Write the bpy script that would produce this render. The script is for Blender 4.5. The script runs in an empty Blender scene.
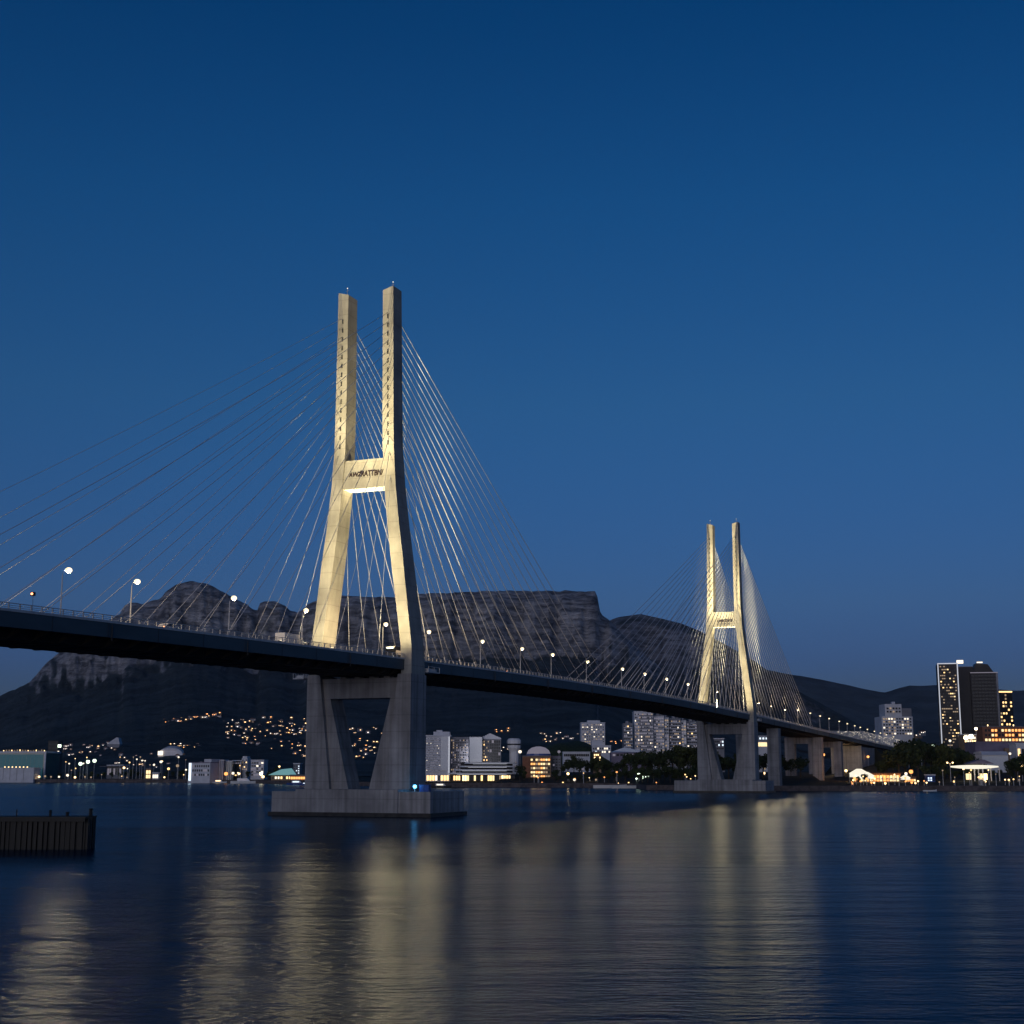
import bpy, math, random
from mathutils import Vector, noise
R=math.radians
random.seed(7)
sc=bpy.context.scene
col=sc.collection
# ------------------------------------------------------------------ camera, sky, sun, exposure
F=1422.2; CH=10.7; TH=math.atan(258/F); CT,ST=math.cos(TH),math.sin(TH)
cd=bpy.data.cameras.new('camera'); cam=bpy.data.objects.new('camera',cd); col.objects.link(cam)
cd.sensor_width=36; cd.lens=F/1024*36; cd.clip_start=.5; cd.clip_end=60000
cam.location=(0,0,CH); cam.rotation_euler=(R(90)+TH,0,0); sc.camera=cam
SUN_EL=3.0; SUN_AZ=163.0                       # degrees counter-clockwise from +Y
w=bpy.data.worlds.new('World'); sc.world=w; w.use_nodes=True
nt=w.node_tree; bg=nt.nodes['Background']
sky=nt.nodes.new('ShaderNodeTexSky'); sky.sky_type='NISHITA'; sky.sun_disc=False
sky.sun_elevation=R(SUN_EL); sky.sun_rotation=R(-SUN_AZ); sky.air_density=1; sky.dust_density=.2; sky.ozone_density=4
tc=nt.nodes.new('ShaderNodeTexCoord'); sp=nt.nodes.new('ShaderNodeSeparateXYZ')
mr=nt.nodes.new('ShaderNodeMath'); mr.operation='ARCSINE'
m2=nt.nodes.new('ShaderNodeMath'); m2.operation='DIVIDE'; m2.inputs[1].default_value=R(60)
cr=nt.nodes.new('ShaderNodeValToRGB')
TINT=[(0,(.55,.74,2.1)),(4.14,(.72,.89,2.12)),(6.54,(.98,1.12,1.95)),(14.6,(.86,1.38,1.84)),(22.5,(.36,1.30,1.82)),(29.5,(.03,1.04,1.60)),(58,(.0,.95,1.45))]
els=cr.color_ramp.elements
while len(els)<len(TINT): els.new(.5)
for e,(a,c) in zip(els,TINT): e.position=a/60
for e,(a,c) in zip(els,TINT): e.color=(c[0]/3,c[1]/3,c[2]/3,1)
mu=nt.nodes.new('ShaderNodeVectorMath'); mu.operation='MULTIPLY'
sl=nt.nodes.new('ShaderNodeVectorMath'); sl.operation='SCALE'; sl.inputs['Scale'].default_value=3
L=nt.links.new
L(tc.outputs['Generated'],sp.inputs[0]); L(sp.outputs['Z'],mr.inputs[0]); L(mr.outputs[0],m2.inputs[0]); L(m2.outputs[0],cr.inputs[0])
L(sky.outputs[0],mu.inputs[0]); L(cr.outputs[0],mu.inputs[1]); L(mu.outputs[0],sl.inputs[0]); L(sl.outputs[0],bg.inputs[0])
bg.inputs[1].default_value=.068
sd=bpy.data.lights.new('sun','SUN'); sd.energy=.74; sd.angle=R(40); sd.color=(1,.93,.95)
sun=bpy.data.objects.new('sun',sd); col.objects.link(sun)
sdir=Vector((-math.sin(R(SUN_AZ))*math.cos(R(SUN_EL)),math.cos(R(SUN_AZ))*math.cos(R(SUN_EL)),math.sin(R(SUN_EL))))
sun.rotation_euler=(-sdir).to_track_quat('-Z','Y').to_euler()
vs=sc.view_settings; vs.view_transform='Standard'; vs.look='None'; vs.exposure=0; vs.gamma=1; vs.use_curve_mapping=False
sc.cycles.use_denoising=True; sc.cycles.max_bounces=6; sc.cycles.sample_clamp_indirect=4; sc.cycles.use_light_tree=True

# ------------------------------------------------------------------ helpers
def at(px,py,Y):
    """the point at depth Y that is seen at picture position px,py"""
    a=(px-512)/F; b=(512-py)/F; k=Y/(CT-b*ST)
    return Vector((a*k,Y,CH+k*(ST+b*CT)))
def xat(px,Y,z=10): return (px-512)/F*(Y*CT+(z-CH)*ST)
def zat(py,Y):
    b=(512-py)/F; return CH+Y*(ST+b*CT)/(CT-b*ST)
def pyof(Y,z):
    d=z-CH; return 512-F*(-Y*ST+d*CT)/(Y*CT+d*ST)
def fbm(x,y,z=0,o=4):
    v=0;a=.5
    for i in range(o):
        v+=a*noise.noise((x,y,z)); x*=2.03;y*=2.03;z*=2.03;a*=.5
    return v
def interp(x,tab):
    if x<=tab[0][0]: return tab[0][1]
    for (a,b),(c,d) in zip(tab,tab[1:]):
        if x<=c: return b+(d-b)*(x-a)/(c-a)
    return tab[-1][1]
class MB:
    def __init__(s): s.v=[];s.f=[];s.m=[]
    def face(s,pts,mi=0):
        n=len(s.v); s.v+= [tuple(p) for p in pts]; s.f.append(tuple(range(n,n+len(pts)))); s.m.append(mi)
    def add(s,v,f,mi=0):
        n=len(s.v); s.v+=[tuple(p) for p in v]
        for q in f: s.f.append(tuple(i+n for i in q)); s.m.append(mi)
    def hexa(s,p,mi=0):  # 8 points: bottom 4 ccw, top 4 ccw
        s.add(p,[(0,3,2,1),(4,5,6,7),(0,1,5,4),(1,2,6,5),(2,3,7,6),(3,0,4,7)],mi)
    def box(s,x0,x1,y0,y1,z0,z1,mi=0):
        s.hexa([(x0,y0,z0),(x1,y0,z0),(x1,y1,z0),(x0,y1,z0),(x0,y0,z1),(x1,y0,z1),(x1,y1,z1),(x0,y1,z1)],mi)
    def prism(s,poly,a,b,axis='x',mi=0):
        """poly in the two other axes, extruded from a to b along axis"""
        n=len(poly)
        def P(u,v,k): return (k,u,v) if axis=='x' else ((u,k,v) if axis=='y' else (u,v,k))
        v=[P(u,w_,a) for u,w_ in poly]+[P(u,w_,b) for u,w_ in poly]
        f=[tuple(range(n)),tuple(range(2*n-1,n-1,-1))]+[(i,i+n,(i+1)%n+n,(i+1)%n) for i in range(n)]
        s.add(v,f,mi)
    def loft(s,rings,mi=0,cap=True):
        n=len(rings[0]); v=[p for r in rings for p in r]; f=[]
        for k in range(len(rings)-1):
            for i in range(n):
                j=(i+1)%n; f.append((k*n+i,k*n+j,(k+1)*n+j,(k+1)*n+i))
        if cap: f.append(tuple(range(n-1,-1,-1))); f.append(tuple(range((len(rings)-1)*n,len(rings)*n)))
        s.add(v,f,mi)
    def tube(s,pts,r,n=6,mi=0):
        pts=[Vector(p) for p in pts]; rr=r if isinstance(r,(list,tuple)) else [r]*len(pts); rings=[]
        for i,p in enumerate(pts):
            d=(pts[min(i+1,len(pts)-1)]-pts[max(i-1,0)]).normalized()
            a=d.orthogonal().normalized() if abs(d.z)>.99 or i==0 and len(pts)==2 else d.cross(Vector((0,0,1))).normalized()
            if a.length<.1: a=d.orthogonal().normalized()
            b=d.cross(a)
            rings.append([tuple(p+rr[i]*(math.cos(2*math.pi*k/n)*a+math.sin(2*math.pi*k/n)*b)) for k in range(n)])
        s.loft(rings,mi)
    def ball(s,c,r,n=8,m=5,mi=0,sz=1):
        rings=[]
        for j in range(1,m):
            t=math.pi*j/m; rings.append([(c[0]+r*math.sin(t)*math.cos(2*math.pi*k/n),c[1]+r*math.sin(t)*math.sin(2*math.pi*k/n),c[2]-r*sz*math.cos(t)) for k in range(n)])
        s.loft(rings,mi)
    def mesh(s,name,mats,smooth=False):
        me=bpy.data.meshes.new(name); me.from_pydata(s.v,[],s.f)
        for m in (mats if isinstance(mats,(list,tuple)) else [mats]): me.materials.append(m)
        me.polygons.foreach_set('material_index',s.m)
        if smooth: me.polygons.foreach_set('use_smooth',[True]*len(s.f))
        me.update(); return me
    def build(s,name,mats,parent=None,smooth=False,loc=None):
        return link(name,s.mesh(name,mats,smooth),parent,loc)
def link(name,me,parent=None,loc=None):
    o=bpy.data.objects.new(name,me); col.objects.link(o)
    if parent: o.parent=parent
    if loc: o.location=loc
    return o
def tag(o,label=None,cat=None,group=None,kind=None):
    if label: o['label']=label
    if cat: o['category']=cat
    if group: o['group']=group
    if kind: o['kind']=kind
    return o
def empty(name,loc,rz,label,cat,group=None):
    o=bpy.data.objects.new(name,None); col.objects.link(o); o.location=loc; o.rotation_euler=(0,0,rz)
    return tag(o,label,cat,group)
def light(kind,loc,power,color,parent=None,aim=None,angle=60,blend=.6,radius=.3,name='light'):
    d=bpy.data.lights.new(name,kind); d.energy=power; d.color=color; d.shadow_soft_size=radius
    if kind=='SPOT': d.spot_size=R(angle); d.spot_blend=blend
    o=bpy.data.objects.new(name,d); col.objects.link(o); o.location=loc
    if parent: o.parent=parent
    if aim is not None: o.rotation_euler=(Vector(aim)-Vector(loc)).to_track_quat('-Z','Y').to_euler()
    return o
# ------------------------------------------------------------------ materials
def mat(name,c,rough=.8,spec=.3,metal=0,var=.25,scale=1.,bump=0.,stretch=(1,1,1),c2=None,coord='Object'):
    m=bpy.data.materials.new(name); m.use_nodes=True; t=m.node_tree; b=t.nodes['Principled BSDF']
    b.inputs['Roughness'].default_value=rough; b.inputs['Metallic'].default_value=metal; b.inputs['Specular IOR Level'].default_value=spec
    tcn=t.nodes.new('ShaderNodeTexCoord'); mp=t.nodes.new('ShaderNodeMapping'); mp.inputs['Scale'].default_value=stretch
    n=t.nodes.new('ShaderNodeTexNoise'); n.inputs['Scale'].default_value=scale; n.inputs['Detail'].default_value=6; n.inputs['Roughness'].default_value=.6
    r=t.nodes.new('ShaderNodeValToRGB'); k=c2 or [x*(1-var) for x in c]
    r.color_ramp.elements[0].position=.35; r.color_ramp.elements[1].position=.65
    r.color_ramp.elements[0].color=(*k,1); r.color_ramp.elements[1].color=(*[min(1,x*(1+var*.3)) for x in c],1)
    t.links.new(tcn.outputs[coord],mp.inputs[0]); t.links.new(mp.outputs[0],n.inputs['Vector']); t.links.new(n.outputs[0],r.inputs[0]); t.links.new(r.outputs[0],b.inputs['Base Color'])
    if bump:
        bp=t.nodes.new('ShaderNodeBump'); bp.inputs['Strength'].default_value=bump; bp.inputs['Distance'].default_value=.1
        t.links.new(n.outputs[0],bp.inputs['Height']); t.links.new(bp.outputs[0],b.inputs['Normal'])
    return m
def emit(name,c,s):
    m=bpy.data.materials.new(name); m.use_nodes=True; b=m.node_tree.nodes['Principled BSDF']
    b.inputs['Base Color'].default_value=(.1,.1,.1,1); b.inputs['Emission Color'].default_value=(*c,1); b.inputs['Emission Strength'].default_value=s
    m.cycles.emission_sampling='NONE'; return m
def concrete(name,c,streak=.45):
    m=mat(name,c,.85,.25,var=.3,scale=.12); t=m.node_tree; b=t.nodes['Principled BSDF']
    src=b.inputs['Base Color'].links[0].from_socket
    tcn=t.nodes['Texture Coordinate']
    mp=t.nodes.new('ShaderNodeMapping'); mp.inputs['Scale'].default_value=(.8,.8,.03)
    n=t.nodes.new('ShaderNodeTexNoise'); n.inputs['Scale'].default_value=1; n.inputs['Detail'].default_value=5
    rr=t.nodes.new('ShaderNodeMapRange'); rr.inputs[1].default_value=.3; rr.inputs[2].default_value=.7; rr.inputs[3].default_value=1-streak; rr.inputs[4].default_value=1.05
    wv=t.nodes.new('ShaderNodeTexWave'); wv.wave_type='BANDS'; wv.bands_direction='Z'; wv.wave_profile='SAW'; wv.inputs['Scale'].default_value=.08; wv.inputs['Distortion'].default_value=.15
    w2=t.nodes.new('ShaderNodeMapRange'); w2.inputs[1].default_value=0; w2.inputs[2].default_value=.07; w2.inputs[3].default_value=.72; w2.inputs[4].default_value=1
    mm=t.nodes.new('ShaderNodeMath'); mm.operation='MULTIPLY'
    vm=t.nodes.new('ShaderNodeVectorMath'); vm.operation='SCALE'
    k=t.links.new
    k(tcn.outputs['Object'],mp.inputs[0]); k(mp.outputs[0],n.inputs['Vector']); k(n.outputs[0],rr.inputs[0])
    k(tcn.outputs['Object'],wv.inputs['Vector']); k(wv.outputs['Fac'],w2.inputs[0])
    k(rr.outputs[0],mm.inputs[0]); k(w2.outputs[0],mm.inputs[1]); k(src,vm.inputs[0]); k(mm.outputs[0],vm.inputs['Scale']); k(vm.outputs[0],b.inputs['Base Color'])
    return m
M=dict(
 conc=concrete('concrete',(.43,.41,.37),.16), pier=concrete('pier_concrete',(.44,.42,.42),.42), wet=mat('wet_concrete',(.05,.045,.04),.4,var=.5,scale=.5),
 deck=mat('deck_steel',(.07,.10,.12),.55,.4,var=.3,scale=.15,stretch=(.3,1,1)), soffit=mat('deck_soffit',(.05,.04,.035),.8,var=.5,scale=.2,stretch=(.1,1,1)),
 asphalt=mat('asphalt',(.05,.05,.052),.9,scale=2,bump=.1), mark=mat('road_paint',(.7,.7,.66),.7), rail=mat('galvanised',(.6,.6,.6),.6,.4,var=.2),
 cable=mat('cable_sheath',(.50,.52,.58),.9,.15,var=.1,scale=.2), dark=mat('dark_metal',(.03,.03,.035),.5,.4), letter=mat('letters',(.03,.018,.02),.6),
 white=mat('white_render',(.62,.62,.66),.8,var=.15,scale=.15), grey=mat('grey_render',(.25,.25,.28),.8,var=.25,scale=.1), black=mat('black_cladding',(.013,.012,.018),.5,.3,scale=.05),
 brown=mat('tan_render',(.34,.22,.13),.8,scale=.2), red=mat('brick_render',(.28,.12,.07),.8,scale=.3), teal=mat('teal_glass',(.02,.09,.11),.15,.6,scale=.05), glass=mat('dark_glass',(.012,.016,.024),.35,.3),
 roof=mat('roof_grey',(.16,.15,.17),.8,scale=.3), tile=mat('roof_tile',(.16,.07,.05),.8,scale=1), purple=mat('mauve_roof',(.2,.17,.24),.7,scale=.2),
 timber=mat('wet_timber',(.012,.010,.009),.6,.4,var=.6,scale=1.2,stretch=(2,2,.3),bump=.4), bark=mat('bark',(.06,.045,.03),.9,scale=3),
 leaf=mat('foliage',(.05,.065,.022),.8,.2,var=.6,scale=.35), leaf2=mat('foliage_dark',(.035,.05,.02),.8,.2,var=.6,scale=.35),
 sand=mat('quay_stone',(.12,.10,.10),.9,var=.5,scale=.4), blue=mat('blue_paint',(.03,.08,.3),.4,.5), white_p=mat('white_paint',(.75,.75,.76),.4,.5,var=.08),
 e_warm=emit('lit_warm',(1,.62,.25),2.2), e_white=emit('lit_white',(1,.86,.66),1.6), e_cool=emit('lit_cool',(.75,.88,1),1.5), e_or=emit('lit_orange',(1,.38,.1),2.),
 e_dim=emit('lit_dim',(.8,.72,.9),.20), e_dimw=emit('lit_dim_warm',(1,.7,.42),.35), e_green=emit('lit_green_white',(.8,1,.75),3), e_lamp=emit('lamp_white',(1,.84,.55),6), e_lampw=emit('lamp_warm',(1,.66,.3),3.5),
 e_lampd=emit('deck_lamp',(1,.82,.50),2.2), e_red=emit('signal_red',(1,.3,.12),5), e_blue=emit('beacon_blue',(.1,.5,1),8), e_glow=emit('lit_hall',(1,.75,.38),1.5), e_tent=emit('lit_tent',(1,.93,.75),1.0), e_line=emit('glow_line',(.85,.88,1),.6),
)
# water
def water_mat():
    m=bpy.data.materials.new('sea_water'); m.use_nodes=True; t=m.node_tree; k=t.links.new
    t.nodes.remove(t.nodes['Principled BSDF']); out=t.nodes['Material Output']
    gl=t.nodes.new('ShaderNodeBsdfAnisotropic'); gl.distribution='BECKMANN'; gl.inputs['Color'].default_value=(.80,.92,1,1); di=t.nodes.new('ShaderNodeBsdfDiffuse'); di.inputs['Color'].default_value=(.001,.014,.036,1)
    fr=t.nodes.new('ShaderNodeFresnel'); fr.inputs['IOR'].default_value=1.33; fm=t.nodes.new('ShaderNodeMath'); fm.operation='MULTIPLY'; fm.inputs[1].default_value=.44
    mx=t.nodes.new('ShaderNodeMixShader'); k(fr.outputs[0],fm.inputs[0]); k(fm.outputs[0],mx.inputs[0]); k(di.outputs[0],mx.inputs[1]); k(gl.outputs[0],mx.inputs[2]); k(mx.outputs[0],out.inputs['Surface'])
    g=t.nodes.new('ShaderNodeNewGeometry')
    def N(sc_,st,rot,d=4):
        mp=t.nodes.new('ShaderNodeMapping'); mp.inputs['Scale'].default_value=st; mp.inputs['Rotation'].default_value=(0,0,rot)
        n=t.nodes.new('ShaderNodeTexNoise'); n.inputs['Scale'].default_value=sc_; n.inputs['Detail'].default_value=d; n.inputs['Roughness'].default_value=.6
        k(g.outputs['Position'],mp.inputs[0]); k(mp.outputs[0],n.inputs['Vector']); return n
    a=N(1.6,(.60,1,1),.06,4); a.inputs['Roughness'].default_value=.5; c=N(.10,(.3,1,1),-.06,4); e=N(.012,(.2,1,1),.05,3)
    b1=t.nodes.new('ShaderNodeBump'); b1.inputs['Strength'].default_value=1; b1.inputs['Distance'].default_value=.095
    b2=t.nodes.new('ShaderNodeBump'); b2.inputs['Strength'].default_value=.6; b2.inputs['Distance'].default_value=1.0
    k(a.outputs[0],b1.inputs['Height']); k(c.outputs[0],b2.inputs['Height']); k(b2.outputs[0],b1.inputs['Normal']); k(b1.outputs[0],gl.inputs['Normal']); k(b1.outputs[0],fr.inputs['Normal'])
    r=t.nodes.new('ShaderNodeMapRange'); r.inputs[1].default_value=.35; r.inputs[2].default_value=.65; r.inputs[3].default_value=.18; r.inputs[4].default_value=.27
    k(e.outputs[0],r.inputs[0]); k(r.outputs[0],gl.inputs['Roughness'])
    return m
M['water']=water_mat()
# rock and vegetation
def mount_mat(name,rock,rock2,veg,zlo,zhi,sc_=1.):
    m=bpy.data.materials.new(name); m.use_nodes=True; t=m.node_tree; b=t.nodes['Principled BSDF']; k=t.links.new
    b.inputs['Roughness'].default_value=.95; b.inputs['Specular IOR Level'].default_value=.1
    g=t.nodes.new('ShaderNodeNewGeometry'); s=t.nodes.new('ShaderNodeSeparateXYZ'); k(g.outputs['Position'],s.inputs[0])
    sn=t.nodes.new('ShaderNodeSeparateXYZ'); k(g.outputs['Normal'],sn.inputs[0])
    def N(x,st,d=6):
        mp=t.nodes.new('ShaderNodeMapping'); mp.inputs['Scale'].default_value=st
        n=t.nodes.new('ShaderNodeTexNoise'); n.inputs['Scale'].default_value=x; n.inputs['Detail'].default_value=d; n.inputs['Roughness'].default_value=.65
        k(g.outputs['Position'],mp.inputs[0]); k(mp.outputs[0],n.inputs['Vector']); return n
    strata=N(.03*sc_,(.35,.35,1.8),9); blot=N(.006*sc_,(1,1,1)); gul=N(.02*sc_,(1,.6,.15))
    r1=t.nodes.new('ShaderNodeValToRGB'); r1.color_ramp.elements[0].position=.38; r1.color_ramp.elements[1].position=.6
    r1.color_ramp.elements[0].color=(*rock2,1); r1.color_ramp.elements[1].color=(*rock,1); k(strata.outputs[0],r1.inputs[0])
    mg=t.nodes.new('ShaderNodeMapRange'); mg.inputs[1].default_value=.35; mg.inputs[2].default_value=.6; mg.inputs[3].default_value=.72; mg.inputs[4].default_value=1.1; k(gul.outputs[0],mg.inputs[0])
    v1=t.nodes.new('ShaderNodeVectorMath'); v1.operation='SCALE'; k(r1.outputs[0],v1.inputs[0]); k(mg.outputs[0],v1.inputs['Scale'])
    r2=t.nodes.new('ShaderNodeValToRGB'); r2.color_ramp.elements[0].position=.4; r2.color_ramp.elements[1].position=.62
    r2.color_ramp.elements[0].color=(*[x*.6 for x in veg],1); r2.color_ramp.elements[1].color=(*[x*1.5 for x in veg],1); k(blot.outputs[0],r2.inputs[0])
    # mask: height + steepness + noise
    a=t.nodes.new('ShaderNodeMapRange'); a.inputs[1].default_value=zlo; a.inputs[2].default_value=zhi; k(s.outputs['Z'],a.inputs[0])
    st=t.nodes.new('ShaderNodeMapRange'); st.inputs[1].default_value=.92; st.inputs[2].default_value=.62; k(sn.outputs['Z'],st.inputs[0])
    mx=t.nodes.new('ShaderNodeMath'); mx.operation='MULTIPLY_ADD'; k(st.outputs[0],mx.inputs[0]); mx.inputs[1].default_value=.7; k(a.outputs[0],mx.inputs[2])
    nn=t.nodes.new('ShaderNodeMath'); nn.operation='MULTIPLY_ADD'; k(blot.outputs[0],nn.inputs[0]); nn.inputs[1].default_value=1.6; k(mx.outputs[0],nn.inputs[2])
    rr=t.nodes.new('ShaderNodeMapRange'); rr.inputs[1].default_value=1.25; rr.inputs[2].default_value=1.75; k(nn.outputs[0],rr.inputs[0])
    mix=t.nodes.new('ShaderNodeMix'); mix.data_type='RGBA'; k(rr.outputs[0],mix.inputs['Factor']); k(r2.outputs[0],mix.inputs['A']); k(v1.outputs[0],mix.inputs['B'])
    k(mix.outputs['Result'],b.inputs['Base Color'])
    bp=t.nodes.new('ShaderNodeBump'); bp.inputs['Strength'].default_value=1; bp.inputs['Distance'].default_value=25; k(strata.outputs[0],bp.inputs['Height']); k(bp.outputs[0],b.inputs['Normal'])
    return m
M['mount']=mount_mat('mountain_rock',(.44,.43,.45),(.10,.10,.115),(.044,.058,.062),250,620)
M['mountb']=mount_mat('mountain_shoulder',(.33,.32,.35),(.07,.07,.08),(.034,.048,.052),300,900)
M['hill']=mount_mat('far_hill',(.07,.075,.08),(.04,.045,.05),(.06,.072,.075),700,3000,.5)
M['land']=mat('ground_cover',(.035,.035,.028),.95,.1,var=.5,scale=.02)
# ------------------------------------------------------------------ ground, mountains, water
SHORE=[(-700,782.5),(190,782.5),(262,783.6),(320,785),(430,787.3),(520,787.3),(635,788),(645,790),(690,790),(760,791),(900,791),(1800,791)]
def shoreY(px): 
    py=interp(px,SHORE); el=math.atan((512-py)/F)+TH; return CH/math.tan(-el)
RA=[(-700,790),(-400,775),(-150,740),(-60,715),(0,696),(30,682),(41,668.5),(53,657),(80,640),(105,622),(120,614),(124.4,605.6),(131,602.3),(142,604),(161,598),(165,592),(175,585),(191,580.5),(208,584),(221.5,590.6),(235,599),(246,604),(257,611.6),(259.8,604),(266,600.5),(276,601.5),(283,604.4),(290.5,611),(298,613),(303,609.5),(307,604.4),(313,602),(325,599),(341,595.5),(369,596.8),(392,597.6),(417,594),(463,592),(498,591),(527,590.7),(562,590.7),(597,591.4),(598.5,608),(601,614),(611,621),(622,634),(645,655),(690,690),(740,722),(800,752),(880,772),(1800,790)]
FR=[(1500,0),(1900,.06),(2500,.17),(3200,.33),(4000,.46),(4700,.565),(5000,.62),(5060,.66),(5230,.93),(5330,.985),(5380,1)]
def G(px,Y):
    d=Y-shoreY(px)
    if px<500: r=interp(d,[(0,2.4),(60,2.8),(300,3.2)])
    elif px<820: r=interp(d,[(0,2.4),(25,2.8),(120,7),(300,9)])
    else:
        hi=7+min(1,(px-820)/60)*15
        r=interp(d,[(0,2.4),(70,3.0),(150,5),(400,hi),(600,hi)])
    return r
def zA(px,Y):
    g=G(px,min(Y,1500))
    if Y<=1500: return g
    yr=interp(px,RA)
    cl=max(0,min(1,(px-20)/60))*max(0,min(1,(640-px)/40))     # how cliff-like the upper part is
    rock=cl*max(0,min(1,(Y-4500)/400))
    n=fbm(px*.03,Y*.0012,1.7)*.9+fbm(px*.13,Y*.004,5.1)*.6
    # gullies and buttresses move the face to and fro
    mid=max(0,min(1,(Y-2600)/1500))*max(0,min(1,(5600-Y)/200))
    Yq=Y+n*170*mid
    if Yq>5380 or Y>=5480: Yq=5380
    fc=interp(Yq,FR); fl=interp(Yq,[(1500,0),(1900,.05),(2500,.15),(3200,.3),(4000,.5),(4700,.73),(5100,.88),(5380,1)])
    f=fl+(fc-fl)*cl
    if rock>0: f+=rock*.013*math.sin(f*95+5*fbm(px*.03,.5,8.))*min(1,(1-f)*12)
    y=778-(778-yr)*f
    y+=(fbm(px*.05,Y*.004,9.)*5+fbm(px*.21,Y*.011,4.)*2.2)*math.sin(math.pi*min(1,f))
    if f>=.99: y+=fbm(px*.14,3.3,2.)*2.2
    z=zat(y,min(Y,5480))
    if Y>5480: z*=interp(Y,[(5480,1),(5900,.97),(6500,.7),(8000,.1)])
    return max(g,z)
def sheet(name,rows,pxs,fn,material,smooth=True):
    mb=MB(); n=len(pxs); v=[]
    for Y in rows:
        for px in pxs:
            Yy=Y(px) if callable(Y) else Y
            z=fn(px,Yy); v.append((xat(px,Yy,z),Yy,z))
    f=[(j*n+i,j*n+i+1,(j+1)*n+i+1,(j+1)*n+i) for j in range(len(rows)-1) for i in range(n-1)]
    mb.add(v,f); return mb.build(name,material,smooth=smooth)
pxs=[-700+i*25 for i in range(20)]+[-200+i*2.5 for i in range(600)]+[1300+i*50 for i in range(10)]
pxl=[-700+i*25 for i in range(20)]+[-200+i*6 for i in range(250)]+[1300+i*50 for i in range(10)]
rows=[(lambda px,d=d: shoreY(px)+d) for d in (0,25,60,120,200,300)]
land=sheet('ground',[lambda px: shoreY(px)+.1]+rows[1:]+[1560,1620],pxl,lambda p,Y:G(p,Y) if Y<1500 else G(p,1500)-(.0 if Y<1570 else 3),M['land']); tag(land,kind='structure')
# quay wall all along the shore
mb=MB(); q=[]
for px in pxl:
    Y=shoreY(px); q.append((xat(px,Y,CH),Y))
for (x0,y0),(x1,y1) in zip(q,q[1:]):
    mb.hexa([(x0,y0-.6,-3),(x1,y1-.6,-3),(x1,y1+.9,-3),(x0,y0+.9,-3),(x0,y0-.6,2.7),(x1,y1-.6,2.7),(x1,y1+.9,2.7),(x0,y0+.9,2.7)])
tag(mb.build('quay_wall',M['sand']),'long low stone quay wall along the far waterline','sea wall')
rm=[1560,1650,1750,1900,2050,2200,2400,2600,2800,3000,3200,3400,3600,3800,4000,4200,4400,4600]+[4700+i*18 for i in range(46)]+[5600,5900,6500,8000]
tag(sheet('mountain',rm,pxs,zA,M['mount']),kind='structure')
RB=[(480,700),(560,650),(590,634),(600,630),(609.4,620.3),(618.8,617),(640.6,614),(662.5,618.8),(681,623.4),(700,631),(730,647),(756,662),(780,680),(800,692),(860,725),(940,765)]
def zB(px,Y):
    yr=interp(px,RB); n=fbm(px*.03,Y*.001,4.)
    Yq=min(6400,Y+n*300*max(0,min(1,(6600-Y)/400)))
    if Y>=6400: Yq=6400
    f=interp(Yq,[(5600,.3),(6000,.6),(6130,.72),(6250,.95),(6400,1)])
    y=775-(775-yr)*f+fbm(px*.06,Y*.004,3.)*3*math.sin(math.pi*min(1,f))
    z=zat(y,min(Y,6450)); return z if Y<=6450 else z*interp(Y,[(6450,1),(7000,.9),(8500,.1)])
pb=[470+i*3 for i in range(160)]
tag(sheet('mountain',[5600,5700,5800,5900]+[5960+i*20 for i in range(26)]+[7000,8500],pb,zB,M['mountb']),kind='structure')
RC=[(560,700),(700,680),(756,668),(794,675),(812,677.5),(837,682.8),(865,689),(884,692.5),(890,691),(902,686.9),(910,685.3),(921,686),(937,685),(970,687),(1011,690.4),(1060,691),(1200,700),(1500,745),(1800,770)]
def zC(px,Y):
    yr=interp(px,RC)+fbm(px*.05,2.2,1.)*1.2; f=interp(Y,[(6500,.05),(8000,.45),(10000,1)])
    y=772-(772-yr)*f+fbm(px*.03,Y*.0015,6.)*4*math.sin(math.pi*f); z=zat(y,min(Y,10000))
    return z if Y<=10000 else z*.3
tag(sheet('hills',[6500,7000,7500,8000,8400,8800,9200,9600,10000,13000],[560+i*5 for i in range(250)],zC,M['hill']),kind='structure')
mb=MB(); mb.face([(-14000,-400,0),(14000,-400,0),(14000,14000,0),(-14000,14000,0)]); tag(mb.build('water',M['water']),kind='structure')
def place(px,py,lo=1500,hi=4600):
    """the spot on the rising slope that is seen at px,py"""
    best=None
    Y=lo
    while Y<hi:
        z=zA(px,Y); e=abs(pyof(Y,z)-py)
        if best is None or e<best[0]: best=(e,Y,z)
        Y+=40
    return Vector((xat(px,best[1],best[2]),best[1],best[2]))

# ------------------------------------------------------------------ the bridge (local x along it, local y to its far side)
BX,BY=-35.6,350.0; U=Vector((.37230,.92811,0)); T=Vector((.92811,-.37230,0))
BR=math.atan2(U.y,U.x)
def W(s,t,z): return Vector((BX,BY,0))+U*s+T*t+Vector((0,0,z))
bridge=empty('cable_stayed_bridge',(BX,BY,0),BR,'long grey cable-stayed bridge with two floodlit H-shaped towers','bridge')
DZT=[(-320,30.2),(-250,31.6),(-142,34.5),(-72,35.8),(-5,36.8),(60,37.7),(130,38.3),(220,38.5),(280,38.1),(377,36.9),(470,35.6),(570,34.1),(700,32.2),(930,28.8),(1150,25.5)]
def dz(s):
    return sum(interp(s+k*12,DZT) for k in (-2,-1,0,1,2))/5
HW=12.0
S0,S1=-300,1100
ss=[S0+i*5 for i in range(int((S1-S0)/5)+1)]
def sweep(mb,prof,s_list,mi=0):
    mb.loft([[(s,-t,dz(s)+z) for t,z in prof] for s in s_list],mi)
mb=MB()
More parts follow.
